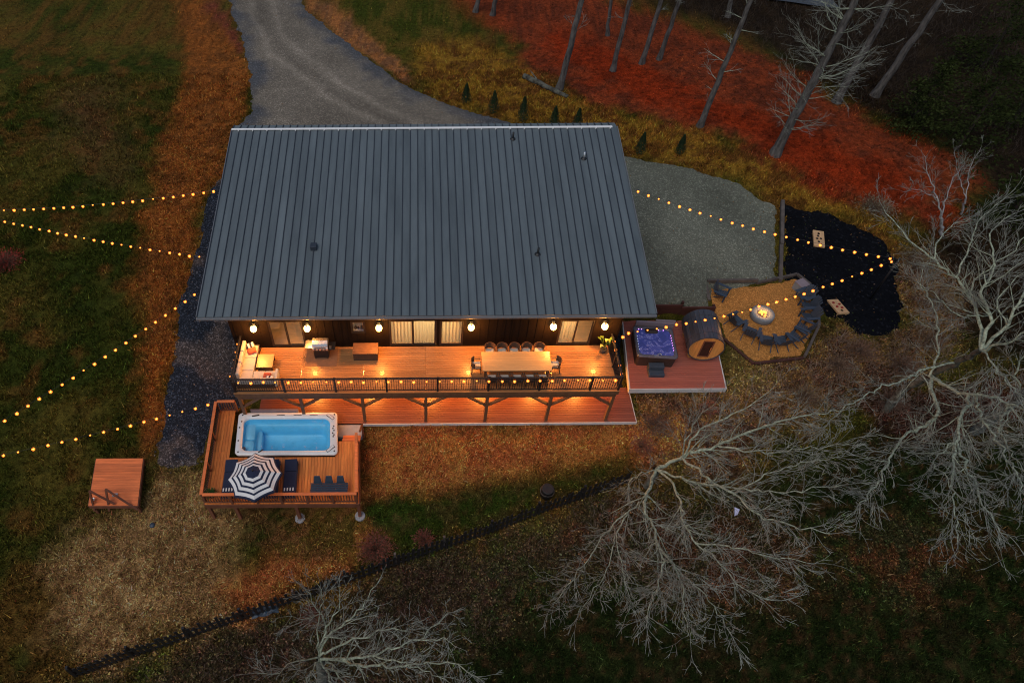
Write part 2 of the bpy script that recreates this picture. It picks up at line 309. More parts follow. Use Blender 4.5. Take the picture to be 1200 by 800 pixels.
LIMBS = {'fan':[[0.28,0.22,[(19.94,-3.15,-1.08),(19.96,-3.16,-0.2),(19.73,-3.48,1.2)]],[0.17,0.04,[(19.73,-3.48,1.2),(20.81,-3.23,1.91),(22.09,-3.18,2.78),(23.34,-3.0,3.67),(24.73,-3.05,4.75),(26.14,-3.48,6.0)]],[0.12,0.03,[(20.6,-3.4,2.2),(21.17,-4.89,2.96),(21.68,-6.04,3.64),(22.08,-7.2,4.34),(22.79,-8.03,5.13),(23.53,-8.76,6.0)]],[0.11,0.03,[(19.73,-3.48,1.2),(20.03,-3.75,1.45),(20.89,-4.71,2.26),(22.21,-5.64,3.47),(23.28,-6.38,4.57),(24.61,-6.85,6.0)]],[0.15,0.03,[(19.67,-3.57,1.2),(18.51,-5.6,2.04),(18.46,-6.83,2.6),(18.3,-7.98,3.14),(18.26,-8.64,3.48),(17.41,-10.06,4.24),(16.62,-11.35,5.0)]],[0.11,0.025,[(19.73,-3.48,1.2),(20.07,-4.01,1.52),(20.09,-5.2,2.02),(19.73,-6.67,2.62),(19.77,-7.84,3.2),(20.18,-9.02,3.98),(20.32,-10.26,4.76),(20.87,-10.91,5.5)]],[0.08,0.02,[(18.42,-7.83,2.8),(18.62,-8.79,3.44),(18.42,-10.04,4.19),(17.67,-12.06,5.5)]],[0.06,0.02,[(19.73,-3.48,1.2),(18.48,-4.19,1.88),(17.65,-5.34,2.5)]],[0.1,0.025,[(20.77,-3.28,2.0),(21.46,-2.52,2.94),(22.34,-2.41,3.81),(23.33,-2.24,4.85),(23.88,-2.03,5.5)]],[0.08,0.02,[(21.98,-3.32,3.0),(23.19,-4.25,3.97),(24.44,-4.63,4.94),(25.65,-5.08,6.0)]],[0.07,0.02,[(19.77,-7.84,3.2),(20.57,-8.33,3.92),(21.54,-9.1,4.96),(22.37,-9.84,6.0)]],[0.06,0.02,[(21.75,-5.97,3.5),(22.66,-5.58,4.22),(23.72,-5.49,5.08),(24.95,-5.76,6.2)]],[0.06,0.015,[(20.68,-3.4,2.2),(20.84,-2.76,2.61),(21.2,-2.24,3.0),(21.69,-1.82,3.4),(22.23,-1.49,3.8)]],[0.06,0.015,[(18.43,-8.44,3.0),(19.08,-10.01,4.08),(19.24,-11.52,5.06),(19.17,-12.2,5.5)]],[0.06,0.02,[(18.79,-5.18,1.6),(17.85,-5.82,1.84),(17.01,-7.0,2.16),(16.27,-8.61,2.58),(15.24,-9.92,3.0),(14.73,-10.49,3.2)]],[0.06,0.02,[(17.71,-5.97,2.0),(16.37,-7.19,2.35),(15.58,-8.27,2.62),(14.51,-9.41,2.96),(13.82,-10.17,3.2)]],[0.045,0.015,[(16.97,-7.06,2.3),(16.8,-8.5,2.73),(16.73,-9.64,3.1),(16.54,-10.53,3.4)]]],'big':[[0.26,0.13,[(32.89,0.69,-0.38),(32.99,0.8,1.5),(32.77,0.09,3.5),(32.36,-0.72,5.5),(31.73,-1.62,7.5)]],[0.16,0.035,[(32.49,-0.14,3.8),(31.83,-1.3,4.08),(31.4,-2.43,4.39),(30.49,-3.25,4.65),(28.72,-4.17,5.12),(27.89,-4.92,5.38),(26.51,-6.31,5.85),(25.46,-7.21,6.21),(24.64,-7.93,6.5)]],[0.17,0.05,[(32.49,-0.14,3.8),(32.38,-1.41,4.55),(32.43,-2.12,5.1),(32.6,-2.72,5.75),(32.56,-3.71,6.56),(32.47,-4.74,7.5)]],[0.14,0.025,[(32.52,-2.06,5.0),(31.67,-3.03,5.27),(30.67,-4.06,5.57),(30.0,-5.03,5.85),(29.07,-6.17,6.21),(28.21,-7.25,6.57),(27.49,-8.45,7.0),(26.58,-9.74,7.5)]],[0.1,0.025,[(30.05,-4.99,5.8),(29.59,-5.96,6.16),(29.2,-6.89,6.54),(28.65,-7.97,6.99),(28.22,-9.0,7.48),(28.0,-9.88,8.0)]],[0.1,0.03,[(32.66,-2.24,5.2),(31.72,-3.74,5.71),(31.34,-4.84,6.17),(30.78,-6.1,6.71),(30.04,-7.49,7.33),(29.04,-8.94,8.0)]],[0.06,0.02,[(30.09,-4.92,5.8),(29.52,-5.17,5.98),(28.54,-5.84,6.29),(28.04,-6.31,6.47),(28.03,-6.81,6.73),(27.75,-7.47,7.0)]],[0.1,0.02,[(32.36,-0.72,5.5),(30.51,-1.35,5.91),(29.05,-2.16,6.23),(27.78,-2.68,6.53),(25.86,-3.83,6.99),(23.91,-5.25,7.5)]],[0.15,0.03,[(31.73,-1.62,7.5),(32.03,-0.73,7.8),(31.96,0.73,8.3),(31.61,1.45,8.6),(30.82,2.11,8.97),(30.01,2.77,9.35),(29.33,3.77,9.79),(29.11,4.38,10.0)]],[0.16,0.03,[(31.73,-1.62,7.5),(32.2,-0.48,8.3),(31.9,0.23,8.82),(32.49,1.22,9.56),(32.45,2.27,10.24),(33.25,2.71,11.0)]],[0.14,0.04,[(31.73,-1.62,7.5),(32.3,-1.19,8.58),(32.66,-0.41,9.72),(33.11,0.17,11.0)]],[0.12,0.04,[(31.73,-1.62,7.5),(31.86,-2.04,8.54),(31.93,-2.44,10.0)]],[0.08,0.03,[(31.73,-1.62,7.5),(31.06,-3.5,8.26),(30.43,-5.11,9.0)]],[0.07,0.02,[(31.74,0.54,8.5),(32.15,1.11,9.18),(32.72,1.23,10.01),(33.33,1.65,11.0)]],[0.07,0.02,[(31.16,1.05,9.0),(31.67,1.96,9.83),(32.16,2.87,10.65),(32.84,3.18,11.5)]],[0.05,0.015,[(30.46,1.77,9.3),(30.82,2.63,9.72),(31.52,3.09,10.15),(32.01,3.06,10.5)]],[0.1,0.02,[(32.3,-0.29,4.0),(32.73,0.93,4.98),(32.59,2.18,5.95),(31.97,3.05,6.75),(32.37,3.95,7.5)]],[0.06,0.015,[(32.53,-0.21,8.0),(30.98,-0.61,8.46),(29.84,-0.17,9.01),(28.95,0.32,9.5)]],[0.06,0.015,[(32.4,-1.12,8.5),(32.07,-0.33,9.16),(32.82,0.22,10.04),(32.61,-0.72,10.5)]]],'edge':[[0.3,0.24,[(37.42,-0.21,-0.89),(36.97,-0.55,0.5),(35.99,-1.32,3.11),(34.6,-2.35,6.0)]],[0.1,0.03,[(36.11,-1.24,3.0),(34.03,-2.99,3.87),(32.88,-4.84,4.85),(31.92,-6.62,6.0)]],[0.1,0.03,[(35.41,-1.77,4.5),(34.53,-1.46,5.53),(34.32,-1.15,6.9),(34.16,-1.61,8.0)]],[0.06,0.02,[(36.24,-1.19,3.2),(32.71,-4.14,4.37),(32.41,-3.28,5.0)]]],'low':[[0.3,0.2,[(4.7,-11.86,-2.83),(4.74,-11.59,-1.6),(4.85,-11.34,0.6)]],[0.1,0.02,[(4.85,-11.34,0.6),(5.14,-10.75,1.83),(5.13,-10.37,2.63),(4.79,-10.16,3.43),(4.66,-9.95,4.0)]],[0.07,0.015,[(5.13,-10.74,1.8),(5.72,-10.34,3.0),(5.92,-10.09,3.65),(5.87,-9.88,4.2)]],[0.1,0.02,[(4.93,-11.24,0.8),(5.28,-10.82,1.54),(6.18,-10.52,2.61),(6.87,-10.1,3.68),(7.35,-9.78,4.5)]],[0.1,0.02,[(4.9,-11.33,0.8),(6.0,-11.16,1.94),(6.87,-11.2,2.81),(7.53,-11.13,3.55),(8.42,-11.54,4.5)]],[0.13,0.02,[(4.93,-11.43,0.7),(5.99,-11.64,1.47),(7.02,-11.74,2.27),(7.83,-11.7,2.97),(8.77,-11.65,3.81),(9.65,-11.89,4.61),(10.01,-12.19,5.0)]],[0.05,0.012,[(8.77,-11.59,3.6),(9.37,-11.26,4.4),(9.87,-11.08,5.0)]],[0.12,0.025,[(5.41,-11.46,0.8),(7.17,-12.02,1.97),(8.45,-12.26,2.9),(9.94,-12.46,4.06),(10.86,-13.25,5.0)]],[0.08,0.03,[(4.87,-11.43,0.7),(4.69,-12.24,1.75),(4.75,-13.23,3.0)]],[0.08,0.03,[(4.9,-11.46,0.7),(5.64,-12.62,2.08),(5.95,-13.37,3.0)]],[0.08,0.03,[(5.06,-11.37,0.7),(6.11,-12.62,2.1),(7.03,-13.75,3.5)]],[0.06,0.015,[(4.86,-11.37,0.7),(4.06,-11.75,1.56),(3.49,-12.4,2.41),(3.0,-12.48,3.0)]],[0.03,0.01,[(5.11,-10.33,2.5),(4.39,-10.79,3.48),(4.02,-10.86,4.0)]],[0.06,0.015,[(6.99,-11.67,2.0),(8.14,-12.12,2.89),(9.63,-13.01,4.24),(10.28,-13.62,5.0)]],[0.07,0.015,[(4.84,-11.28,0.6),(4.9,-10.55,2.2),(5.2,-10.02,3.48),(5.08,-9.78,4.2)]]],'white1':[[0.13,0.1,[(41.04,12.58,1.19),(39.66,12.25,3.0)]],[0.09,0.02,[(39.66,12.25,3.0),(39.0,12.59,3.99),(37.88,12.93,5.37),(37.13,13.2,6.5)]],[0.08,0.02,[(39.66,12.25,3.0),(39.34,12.49,4.5),(39.11,12.57,5.45),(38.95,12.38,6.5)]],[0.04,0.01,[(38.99,12.58,4.0),(37.14,12.18,4.93),(35.66,11.23,5.5)]]],'white2':[[0.09,0.07,[(43.04,14.4,1.34),(41.94,13.82,3.0)]],[0.06,0.015,[(41.94,13.82,3.0),(41.61,14.39,4.27),(41.44,14.72,5.23),(41.45,14.71,6.0)]],[0.05,0.01,[(41.94,13.82,3.0),(40.59,14.21,4.71),(39.75,14.47,6.0)]]]}
TRUNKS = [((19.17,27.14,2.69),0.082,-0.007,0.24,6.5),((23.61,29.77,2.7),0.014,-0.013,0.19,5.3),((26.03,30.77,2.7),0.047,-0.007,0.19,4.8),((27.5,31.43,2.69),0.078,-0.006,0.18,4.5),((28.26,22.35,2.61),0.046,-0.006,0.2,8.5),((32.46,19.29,2.46),0.059,0.005,0.3,9.9),((39.08,25.6,2.41),0.023,-0.009,0.27,7.2),((42.42,26.73,2.26),0.128,0.004,0.27,6.8),((13.72,39.82,2.71),0.161,-0.016,0.2,1.0),((15.14,39.21,2.69),0.088,-0.044,0.2,1.3),((24.29,35.53,2.62),-0.112,0.001,0.15,2.8),((35.42,39.54,2.24),-0.16,-0.001,0.2,2.0)]
STR = {'S1':((-2.36,11.89,5.5),(-18.78,12.56,3.6)),'S2':((-2.33,7.04,4.9),(-18.92,12.87,3.6)),'S3':((-2.24,4.92,4.6),(-12.3,-3.17,2.6)),'S4':((-1.35,0.25,1.5),(-12.15,-3.75,2.4)),'S5':((20.74,11.57,5.6),(34.34,7.5,4.0)),'S6':[(34.34,7.5,4.0),(29.93,6.24,3.0),(26.82,5.24,2.9),(24.87,4.5,3.0),(21.97,3.71,3.2),(20.43,3.29,3.3),(19.29,2.96,3.5),(18.65,2.36,3.75)]}
CONES = [(12.27,25.7,2.43),(14.14,24.33,2.49),(16.1,23.3,2.51),(18.15,22.46,2.48),(19.71,22.18,2.45),(23.64,19.82,2.17),(26.27,19.73,2.15)]
EVER = [(45.39,20.46,1.89),(43.06,22.62,2.17),(45.37,13.73,1.06),(50.89,23.59,1.49),(53.75,32.18,1.39)]

TC=np.array([
# house back / driveway
(-2,16,2.3),(5,18,2.4),(12,18,2.4),(18,17,2.2),(-2,23,2.4),(5,24,2.4),(12,26,2.4),(-5,33,2.5),(-5,43,2.6),(5,35,2.9),(-10,43,3.0),(-9.2,36,2.9),
# left side
(-3,12,2.0),(-3.5,8,1.4),(-3,4,.8),(-2.5,1,.1),(-2.5,-2,-.4),(-5,-3,-.6),(-8,-3,-.7),(-8,3,.6),(-8,10,1.7),(-15,5,.9),(-15,15,1.9),(-15,-3,-.5),(-14,-9,-1.6),(-28,43,2.6),(-28,25,2.2),(-28,8,.9),(-28,-8,-1.2),
# front
(0.3,-.3,-.6),(2,-.6,-.8),(4,-.8,-.8),(3,-2,-1.0),(0.5,-2,-.95),(9,-.4,-.16),(15,-.4,-.16),(20,-.6,-.2),(-1,-4.6,-1.05),(6,-4.7,-1.0),(10,-3.4,-.75),(15,-2.6,-.7),(19,-1.8,-.6),
(0,-7.5,-1.55),(-6,-10.9,-2.0),(6,-7.2,-1.75),(11.6,-5.2,-1.6),(18.9,-2.7,-1.0),(12,-9,-2.4),(3,-12,-2.9),(20,-8,-2.6),(25,-4,-1.6),(28,-9,-3.0),(35,-9,-3.2),(12,-16,-3.6),(-10,-16,-3.0),(36,-16,-4.2),
# under house + lower deck
(2,3,-.2),(9,3,-.2),(16,3,-.2),(9,7,-.2),(3,7,-.2),(16,7,-.2),(9,1,-.2),(4,1,-.25),(14,1,-.2),
# tub deck
(19.3,1.0,-.3),(20.3,1.0,-.2),(19.4,2.6,-.28),(19.4,4.5,-.2),(19.5,6.2,-.1),(18.9,2.2,-.3),(22,1,.1),(25,1,.18),(20.7,3.0,.05),(22.5,3.5,.15),(24.7,3.5,.2),(21,5.4,.05),(23,5.4,.1),(21,6.3,.08),(22,6.35,.1),(23.5,6.35,.12),(24.8,6.3,.3),(26,2.2,.3),(29,2,.15),
# pad
(19.5,6.95,1.5),(20.5,6.9,1.55),(21.5,6.9,1.6),(22.5,6.9,1.6),(23.5,6.9,1.55),(24.6,7.0,1.3),(25.4,7.3,.95),(22,12,1.7),(22,19,2.1),(27,10,1.15),(29.5,10,1.05),(27,19,2.0),(31,15,1.3),
# fire
(26,8.3,.8),(28,8.2,.8),(30.5,8.8,.8),(30.8,6.5,.75),(29,4.2,.68),(27,4,.66),(25.9,5.5,.68),(28,6.2,.75),
(31.5,4,.4),(30,1.5,0),
# mulch
(33,13,1.15),(33,8,.95),(36,8,.95),(36.5,12,1.1),(35,5.5,.8),
# clearing
(12,29,2.6),(19,27,2.7),(24,30,2.7),(28,22,2.6),(32,19,2.5),(28,31,2.7),(39,25,2.4),(42,26,2.3),(38,17,2.0),(42,17,1.8),(50,17,1.0),(46,22,2.0),
(20,38,2.6),(17,45,2.6),(32,40,2.3),(45,38,1.8),(60,42,1.0),(62,25,.6),(60,10,-.5),(45,8,.2),(45,0,-1.6),(55,-8,-3.2),(40,4,.0),
(-60,30,2.5),(-60,-20,-3),(90,60,0),(90,-20,-4),(20,90,3),(-40,90,4),(20,-50,-6),
],float)
def _k(r): return r
def _solve():
    n=len(TC); d=np.sqrt(((TC[:,None,:2]-TC[None,:,:2])**2).sum(-1))
    A=np.zeros((n+1,n+1)); A[:n,:n]=d-0.25*np.eye(n); A[:n,n]=1; A[n,:n]=1
    b=np.zeros(n+1); b[:n]=TC[:,2]
    return np.linalg.solve(A,b)
_W=_solve()
def tz(x,y):
    x=np.asarray(x,float); y=np.asarray(y,float); o=np.full(x.shape,_W[-1])
    for (cx,cy,_),w in zip(TC,_W[:-1]): o=o+w*np.sqrt((x-cx)**2+(y-cy)**2+.09)
    return o
# ---------------------------------------------------------------- ground
def sdist(poly, x, y):
    """signed distance, negative inside"""
    P = np.array(poly, float); Q = np.roll(P,-1,0); d = np.full(x.shape, 1e9); ins = np.zeros(x.shape, bool)
    for (ax,ay),(bx,by) in zip(P,Q):
        ex,ey = bx-ax,by-ay; t = np.clip(((x-ax)*ex+(y-ay)*ey)/(ex*ex+ey*ey+1e-9),0,1)
        d = np.minimum(d, (x-ax-t*ex)**2+(y-ay-t*ey)**2)
        c = ((ay > y) != (by > y)) & (x < (bx-ax)*(y-ay)/((by-ay) if by != ay else 1e-9)+ax); ins ^= c
    d = np.sqrt(d); return np.where(ins,-d,d)
def smooth01(t): t = np.clip(t,0,1); return t*t*(3-2*t)
C_ = lambda *a: np.array(a)
def ground_color(x, y):
    n1 = fbm(x,y,.25,1); n2 = fbm(x,y,.9,5); n3 = fbm(x,y,2.5,9); n4 = fbm(x,y,.12,13)
    c = np.empty(x.shape+(3,))
    green = C_(.040,.053,.008); olive = C_(.105,.084,.015); brown = C_(.15,.07,.017); dark = C_(.015,.024,.006)
    t = smooth01((n1-.35)/.3)[...,None]; c = green*(1-t)+olive*t
    t = smooth01((n2*.6+n4*.4-.48)/.16)[...,None]*.75; c = c*(1-t)+brown*t
    t = smooth01((n3-.55)/.2)[...,None]*.5; c = c*(1-t)+dark*t
    def zone(k, colour, soft, jit, amt=1.0, c2=None):
        nonlocal c
        d = sdist(ZP[k], x, y)+(fbm(x,y,.5,31)-.5)*jit*2.4+(fbm(x,y,2.2,37)-.5)*jit*1.2
        t = smooth01(.5-d/soft)[...,None]*amt
        q = C_(*colour)
        if c2 is not None:
            u = smooth01((n3*.55+n2*.45-.42)/.18)[...,None]; q = q*(1-u)+C_(*c2)*u
        c = c*(1-t)+q*t
    # south of the fence and the woods, edge vignette put into the ground colour
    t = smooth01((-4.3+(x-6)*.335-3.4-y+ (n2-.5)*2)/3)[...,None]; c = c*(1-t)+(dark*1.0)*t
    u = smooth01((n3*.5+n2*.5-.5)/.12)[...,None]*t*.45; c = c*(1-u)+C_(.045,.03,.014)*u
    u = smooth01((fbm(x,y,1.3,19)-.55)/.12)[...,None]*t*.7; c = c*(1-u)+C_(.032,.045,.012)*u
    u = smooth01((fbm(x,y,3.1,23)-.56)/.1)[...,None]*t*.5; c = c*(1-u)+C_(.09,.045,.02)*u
    zone('belowfence',(.035,.034,.014),3,1.5,.9,(.06,.035,.02))
    zone('litterleft',(.06,.03,.02),2,1.5,.85,(.035,.03,.014))
    zone('woods',(.02,.013,.008),4,1.5,1,(.034,.022,.012))  # dark humus, deepened further by vignette darkness put into the colour
    zone('scrub',(.20,.105,.035),2,1.2,.95,(.10,.05,.03))
    zone('redlitter',(.085,.035,.018),3,1.5,.85,(.04,.035,.015))
    zone('redlitter2',(.085,.032,.014),2.5,1.5,.75,(.03,.03,.012))
    zone('redlitter3',(.06,.018,.014),2.5,1.5,.9,(.04,.02,.014))
    zone('bankgreen',(.05,.06,.008),3,1.5,1,(.14,.095,.018))
    zone('bank',(.30,.16,.022),2.2,1.0,1,(.15,.065,.015))
    zone('red',(.29,.055,.018),2.6,1.4,1,(.15,.036,.016))
    zone('reddeep',(.34,.036,.008),2.5,1.5,.85,(.2,.025,.007))
    zone('drvorange',(.42,.16,.05),.8,.6,1,(.22,.1,.045))
    zone('lawnbare',(.13,.06,.03),4,1.5,.45)
    zone('orange',(.33,.105,.022),1.6,.9,1,(.2,.07,.018))  # dead straw tone with warm lamp spill put into the colour
    zone('cut',(.2,.055,.03),.5,.5,1)
    zone('straw',(.45,.265,.105),2.4,1.2,1,(.27,.15,.058))
    zone('frontorange',(.44,.18,.045),1.6,.9,1,(.37,.115,.035))  # front lawn straw, its warm lamplight painted into the orange
    zone('frontgreen',(.035,.055,.008),1.4,.9,1,(.075,.06,.016))
    zone('frontgreen2',(.045,.052,.010),1.2,.9,.8,(.16,.085,.03))
    zone('tubgrass',(.2,.14,.045),1,.5,.9)
    return c
def axis(a, b, st, lo, hi):
    g = list(np.arange(a,b+1e-6,st)); s = st; p = b
    while p < hi: s *= 1.22; p += s; g.append(p)
    s = st; p = a; l = []
    while p > lo: s *= 1.22; p -= s; l.append(p)
    return np.array(l[::-1]+g)
gx = axis(-24,48,.2,-500,500); gy = axis(-14,32,.2,-500,600)
X,Y = np.meshgrid(gx,gy); 
def bumpy(x, y):
    n = fbm(x,y,.5,50)-.5
    flat = np.zeros_like(x)+1.0
    return n*.16*flat
Zs = tz(X,Y)+bumpy(X,Y)
nx,ny = len(gx),len(gy)
V = np.stack([X,Y,Zs],-1).reshape(-1,3)
idx = np.arange(nx*ny).reshape(ny,nx)
Fc = np.stack([idx[:-1,:-1],idx[:-1,1:],idx[1:,1:],idx[1:,:-1]],-1).reshape(-1,4)
me = bpy.data.meshes.new('ground'); me.vertices.add(len(V)); me.vertices.foreach_set('co', V.ravel())
me.loops.add(Fc.size); me.loops.foreach_set('vertex_index', Fc.ravel()); me.polygons.add(len(Fc)); me.polygons.foreach_set('loop_start', np.arange(len(Fc))*4)
me.update(); me.polygons.foreach_set('use_smooth', [True]*len(Fc))
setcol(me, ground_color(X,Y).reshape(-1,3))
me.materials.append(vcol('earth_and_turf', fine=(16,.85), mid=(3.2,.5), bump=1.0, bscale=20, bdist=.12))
ground = bpy.data.objects.new('ground', me); col.objects.link(ground)
tag(ground, 'sloping ground of lawn, straw, red soil and leaf litter', 'ground', kind='structure')
def gz(x, y): return tz(np.asarray(x,float),np.asarray(y,float))+bumpy(np.asarray(x,float),np.asarray(y,float))
def g1(x, y): return float(gz(x,y))
def sheet(name, key, mat, colfun, label, lift=.03, jit=.22, step=.3):
    P = [Vector(p) for p in ZP[key]]; out = []
    for a,b in zip(P, P[1:]+P[:1]):
        n = max(2,int((b-a).length/.16)); nr = Vector((-(b-a).y,(b-a).x)).normalized()
        for i in range(n):
            q = a.lerp(b,i/n); j = (float(fbm(q.x,q.y,.8,61))-.5)*2.2*jit+(float(fbm(q.x,q.y,4,63))-.5)*1.4*jit
            out.append(q+nr*j)
    xs = np.arange(min(q.x for q in out),max(q.x for q in out),step); ys = np.arange(min(q.y for q in out),max(q.y for q in out),step)
    gx_,gy_ = np.meshgrid(xs,ys); d = sdist([tuple(q) for q in out], gx_, gy_); ok = d < -.18
    pts = out+[Vector((a,b)) for a,b in zip(gx_[ok],gy_[ok])]
    n = len(out)
    vs,es,fs,_,_,_ = delaunay_2d_cdt(pts, [(i,(i+1)%n) for i in range(n)], [], 1, 1e-4)
    vx = np.array([v.x for v in vs]); vy = np.array([v.y for v in vs])
    ed = np.abs(sdist([tuple(q) for q in out], vx, vy))
    vz = gz(vx,vy)+lift-.05*(ed < .02)
    me = bpy.data.meshes.new(name); me.from_pydata(np.stack([vx,vy,vz],-1).tolist(), [], fs)
    me.polygons.foreach_set('use_smooth', [True]*len(me.polygons)); setcol(me, colfun(vx,vy,ed)); me.materials.append(mat)
    o = bpy.data.objects.new(name, me); col.objects.link(o); tag(o, label, None, kind='structure'); return [tuple(q) for q in out]
def drive_col(x, y, ed):
    n = fbm(x,y,.25,71)[:,None]; e = smooth01((1.6-ed+ (fbm(x,y,.6,73)-.5)*3)/1.6)[:,None]
    c = C_(.18,.155,.122)*(.7+.6*n)
    P = np.array([(-5.8,46),(-4.6,40),(-2.2,33.5),(2.5,27.5),(8,22.5),(13,19)]); d = np.full(x.shape,9.)
    for (ax,ay),(bx,by) in zip(P,P[1:]):
        ex,ey = bx-ax,by-ay; t = np.clip(((x-ax)*ex+(y-ay)*ey)/(ex*ex+ey*ey),0,1); d = np.minimum(d,np.hypot(x-ax-t*ex,y-ay-t*ey))
    d = d+(fbm(x,y,.4,85)-.5)*.9; c = c*(1+.32*np.exp(-((d-.85)/.3)**2)-.14*np.exp(-(d/.35)**2))[:,None]; return c*(1-e)+C_(.09,.093,.1)*e
def pad_col(x, y, ed):
    n = fbm(x,y,.3,75)[:,None]; return C_(.145,.152,.118)*(.65+.7*n)
def path_col(x, y, ed):
    n = smooth01((fbm(x,y,.55,77)-.56)/.14)[:,None]*.8; return C_(.027,.032,.043)*(1-n)+C_(.11,.085,.075)*n
def mulch_col(x, y, ed):
    n = fbm(x,y,.8,79)[:,None]; return C_(.0065,.0072,.0095)*(.6+.8*n)
def fire_col(x, y, ed):
    n = fbm(x,y,1.2,81)[:,None]; return C_(.47,.215,.06)*(.9+.2*n)
POLY = {}
POLY['driveway'] = sheet('driveway','driveway',vcol('driveway_gravel',fine=(30,.25),mid=(2,.15),speck=(18,.8,1.8,.8,5),bump=.5),drive_col,'grey gravel driveway curving behind the house')
POLY['pad'] = sheet('gravel_pad','pad',vcol('pad_gravel',fine=(30,.25),mid=(2,.15),speck=(17,.8,1.75,.8,5),bump=.5),pad_col,'grey green gravel parking pad beside the house',jit=.12)
POLY['path'] = sheet('gravel_path','path',vcol('dark_gravel',fine=(30,.3),mid=(3,.25),speck=(17,.8,2.6,.6,5),bump=.8),path_col,'dark blue grey gravel strip along the end of the house')
POLY['gap'] = sheet('gravel_gap','gap',bpy.data.materials['dark_gravel'],path_col,'dark gravel strip between the raised deck and the tub deck',jit=.05)
POLY['mulch'] = sheet('mulch_bed','mulch',vcol('black_mulch',fine=(30,.5),mid=(4,.3),speck=(9,.9,2.5,.8,14),bump=.8),mulch_col,'black mulch bed around the bean bag boards',jit=.35)
POLY['fire'] = sheet('fire_pit_gravel','fire',vcol('pea_gravel',fine=(30,.3),mid=(4,.2),speck=(22,.8,1.35,.7,2),bump=.9),fire_col,'orange pea gravel around the fire pit',jit=.02)
# ---------------------------------------------------------------- grass, straw and litter
rs = np.random.RandomState(3)
def blades(name, n, xr, yr, dens, h, wd, tint, lean, mat, label, per=3, test=None, colf=None, flat=False):
    x = rs.uniform(*xr,n); y = rs.uniform(*yr,n); keep = rs.rand(n) < dens(x,y)
    x,y = x[keep],y[keep]
    for k in ('driveway','pad','path','mulch','fire','gap'):
        o = sdist(POLY[k] if k in POLY else ZP[k], x, y) > -.22*rs.rand(len(x))**2*(k != 'fire')-.02; x,y = x[o],y[o]
    o = ~(((x > -.4)&(x < 18.7)&(y > -.1)&(y < 14.4))|((x > -1.1)&(x < 6)&(y > -4.4)&(y < .5))|((x > 19.9)&(x < 24.7)&(y > 1.8)&(y < 6.5))|((x > 18)&(x < 19.9)&(y > -.1)&(y < 2.1))); x,y = x[o],y[o]
    z = gz(x,y); c = ground_color(x,y); n = len(x)
    x = np.repeat(x,per)+rs.normal(0,.035,n*per); y = np.repeat(y,per)+rs.normal(0,.035,n*per); z = np.repeat(z,per)-.01
    c = np.repeat(c,per,0)*tint*np.exp(rs.normal(-.1,.55,(n*per,1)))*(1+rs.normal(0,.12,(n*per,3))); n *= per
    a = rs.uniform(0,2*np.pi,n); hh = h*rs.uniform(.5,1.5,n); ww = wd*rs.uniform(.6,1.4,n); b = rs.uniform(0,2*np.pi,n); ln = lean*rs.rand(n)*hh
    dx,dy = np.cos(a)*ww/2,np.sin(a)*ww/2
    p0 = np.stack([x-dx,y-dy,z],-1); p1 = np.stack([x+dx,y+dy,z],-1); p2 = np.stack([x+np.cos(b)*ln,y+np.sin(b)*ln,z+hh],-1)
    if flat:
        L_ = h*rs.uniform(.6,1.4,n); ex,ey = -np.sin(a)*L_,np.cos(a)*L_
        z = z+.03+rs.rand(n)*.03
        p0 = np.stack([x-dx,y-dy,z],-1); p1 = np.stack([x+dx,y+dy,z+rs.normal(0,.015,n)],-1); p2 = np.stack([x+ex,y+ey,z+rs.normal(.01,.02,n)],-1)
    Vv = np.stack([p0,p1,p2],1).reshape(-1,3)
    me = bpy.data.meshes.new(name); me.vertices.add(len(Vv)); me.vertices.foreach_set('co', Vv.ravel())
    me.loops.add(len(Vv)); me.loops.foreach_set('vertex_index', np.arange(len(Vv))); me.polygons.add(n); me.polygons.foreach_set('loop_start', np.arange(n)*3); me.update()
    setcol(me, np.clip(np.repeat(c,3,0),.003,.7)); me.materials.append(mat)
    o = bpy.data.objects.new(name, me); col.objects.link(o); tag(o, label, None, kind='stuff'); return o
GM = vcol('grass_blades', fine=(3,.15), mid=(1,0), bump=0)
def d_near(x, y): return smooth01(.5+(sdist(ZP['red'],x,y)+.4)/1.2)*np.where((y < 13),1.0,.75)*smooth01((fbm(x,y,1.4,91)-.25)/.25)
blades('grass', 270000, (-22,44), (-13.5,30), d_near, .14, .052, 1.15, 1.0, GM, 'short mixed lawn grass and dead straw over the yard', 3)
def d_far(x, y): return .8*smooth01(.5+(sdist(ZP['red'],x,y)+.6)/1.5)
blades('far_grass', 26000, (-34,66), (26,48), d_far, .12, .06, 1.2, .7, GM, 'coarse grass on the ground beyond the house', 2)
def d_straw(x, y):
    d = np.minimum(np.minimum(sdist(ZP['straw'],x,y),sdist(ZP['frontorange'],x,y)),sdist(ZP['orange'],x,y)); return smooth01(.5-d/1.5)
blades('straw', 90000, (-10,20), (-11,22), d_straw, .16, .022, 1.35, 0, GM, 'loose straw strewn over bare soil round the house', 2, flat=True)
def d_lit(x, y):
    d = np.minimum.reduce([sdist(ZP[k],x,y) for k in ('redlitter','redlitter2','redlitter3','scrub','litterleft','belowfence')]); return smooth01(.6-d/2)
blades('leaf_litter', 170000, (-8,46), (-13,12), d_lit, .10, .07, 1.7, 0, GM, 'brown and red leaf litter under the bare trees', 2, flat=True)
def d_bank(x, y): return smooth01(.5-np.minimum(sdist(ZP['bank'],x,y),sdist(ZP['scrub'],x,y)+.3)/1.0)*smooth01((fbm(x,y,.9,95)-.38)/.2)
blades('tall_grass', 60000, (4,44), (-2,34), d_bank, .24, .035, 1.35, 1.2, GM, 'clumped golden grass along the bank', 3)
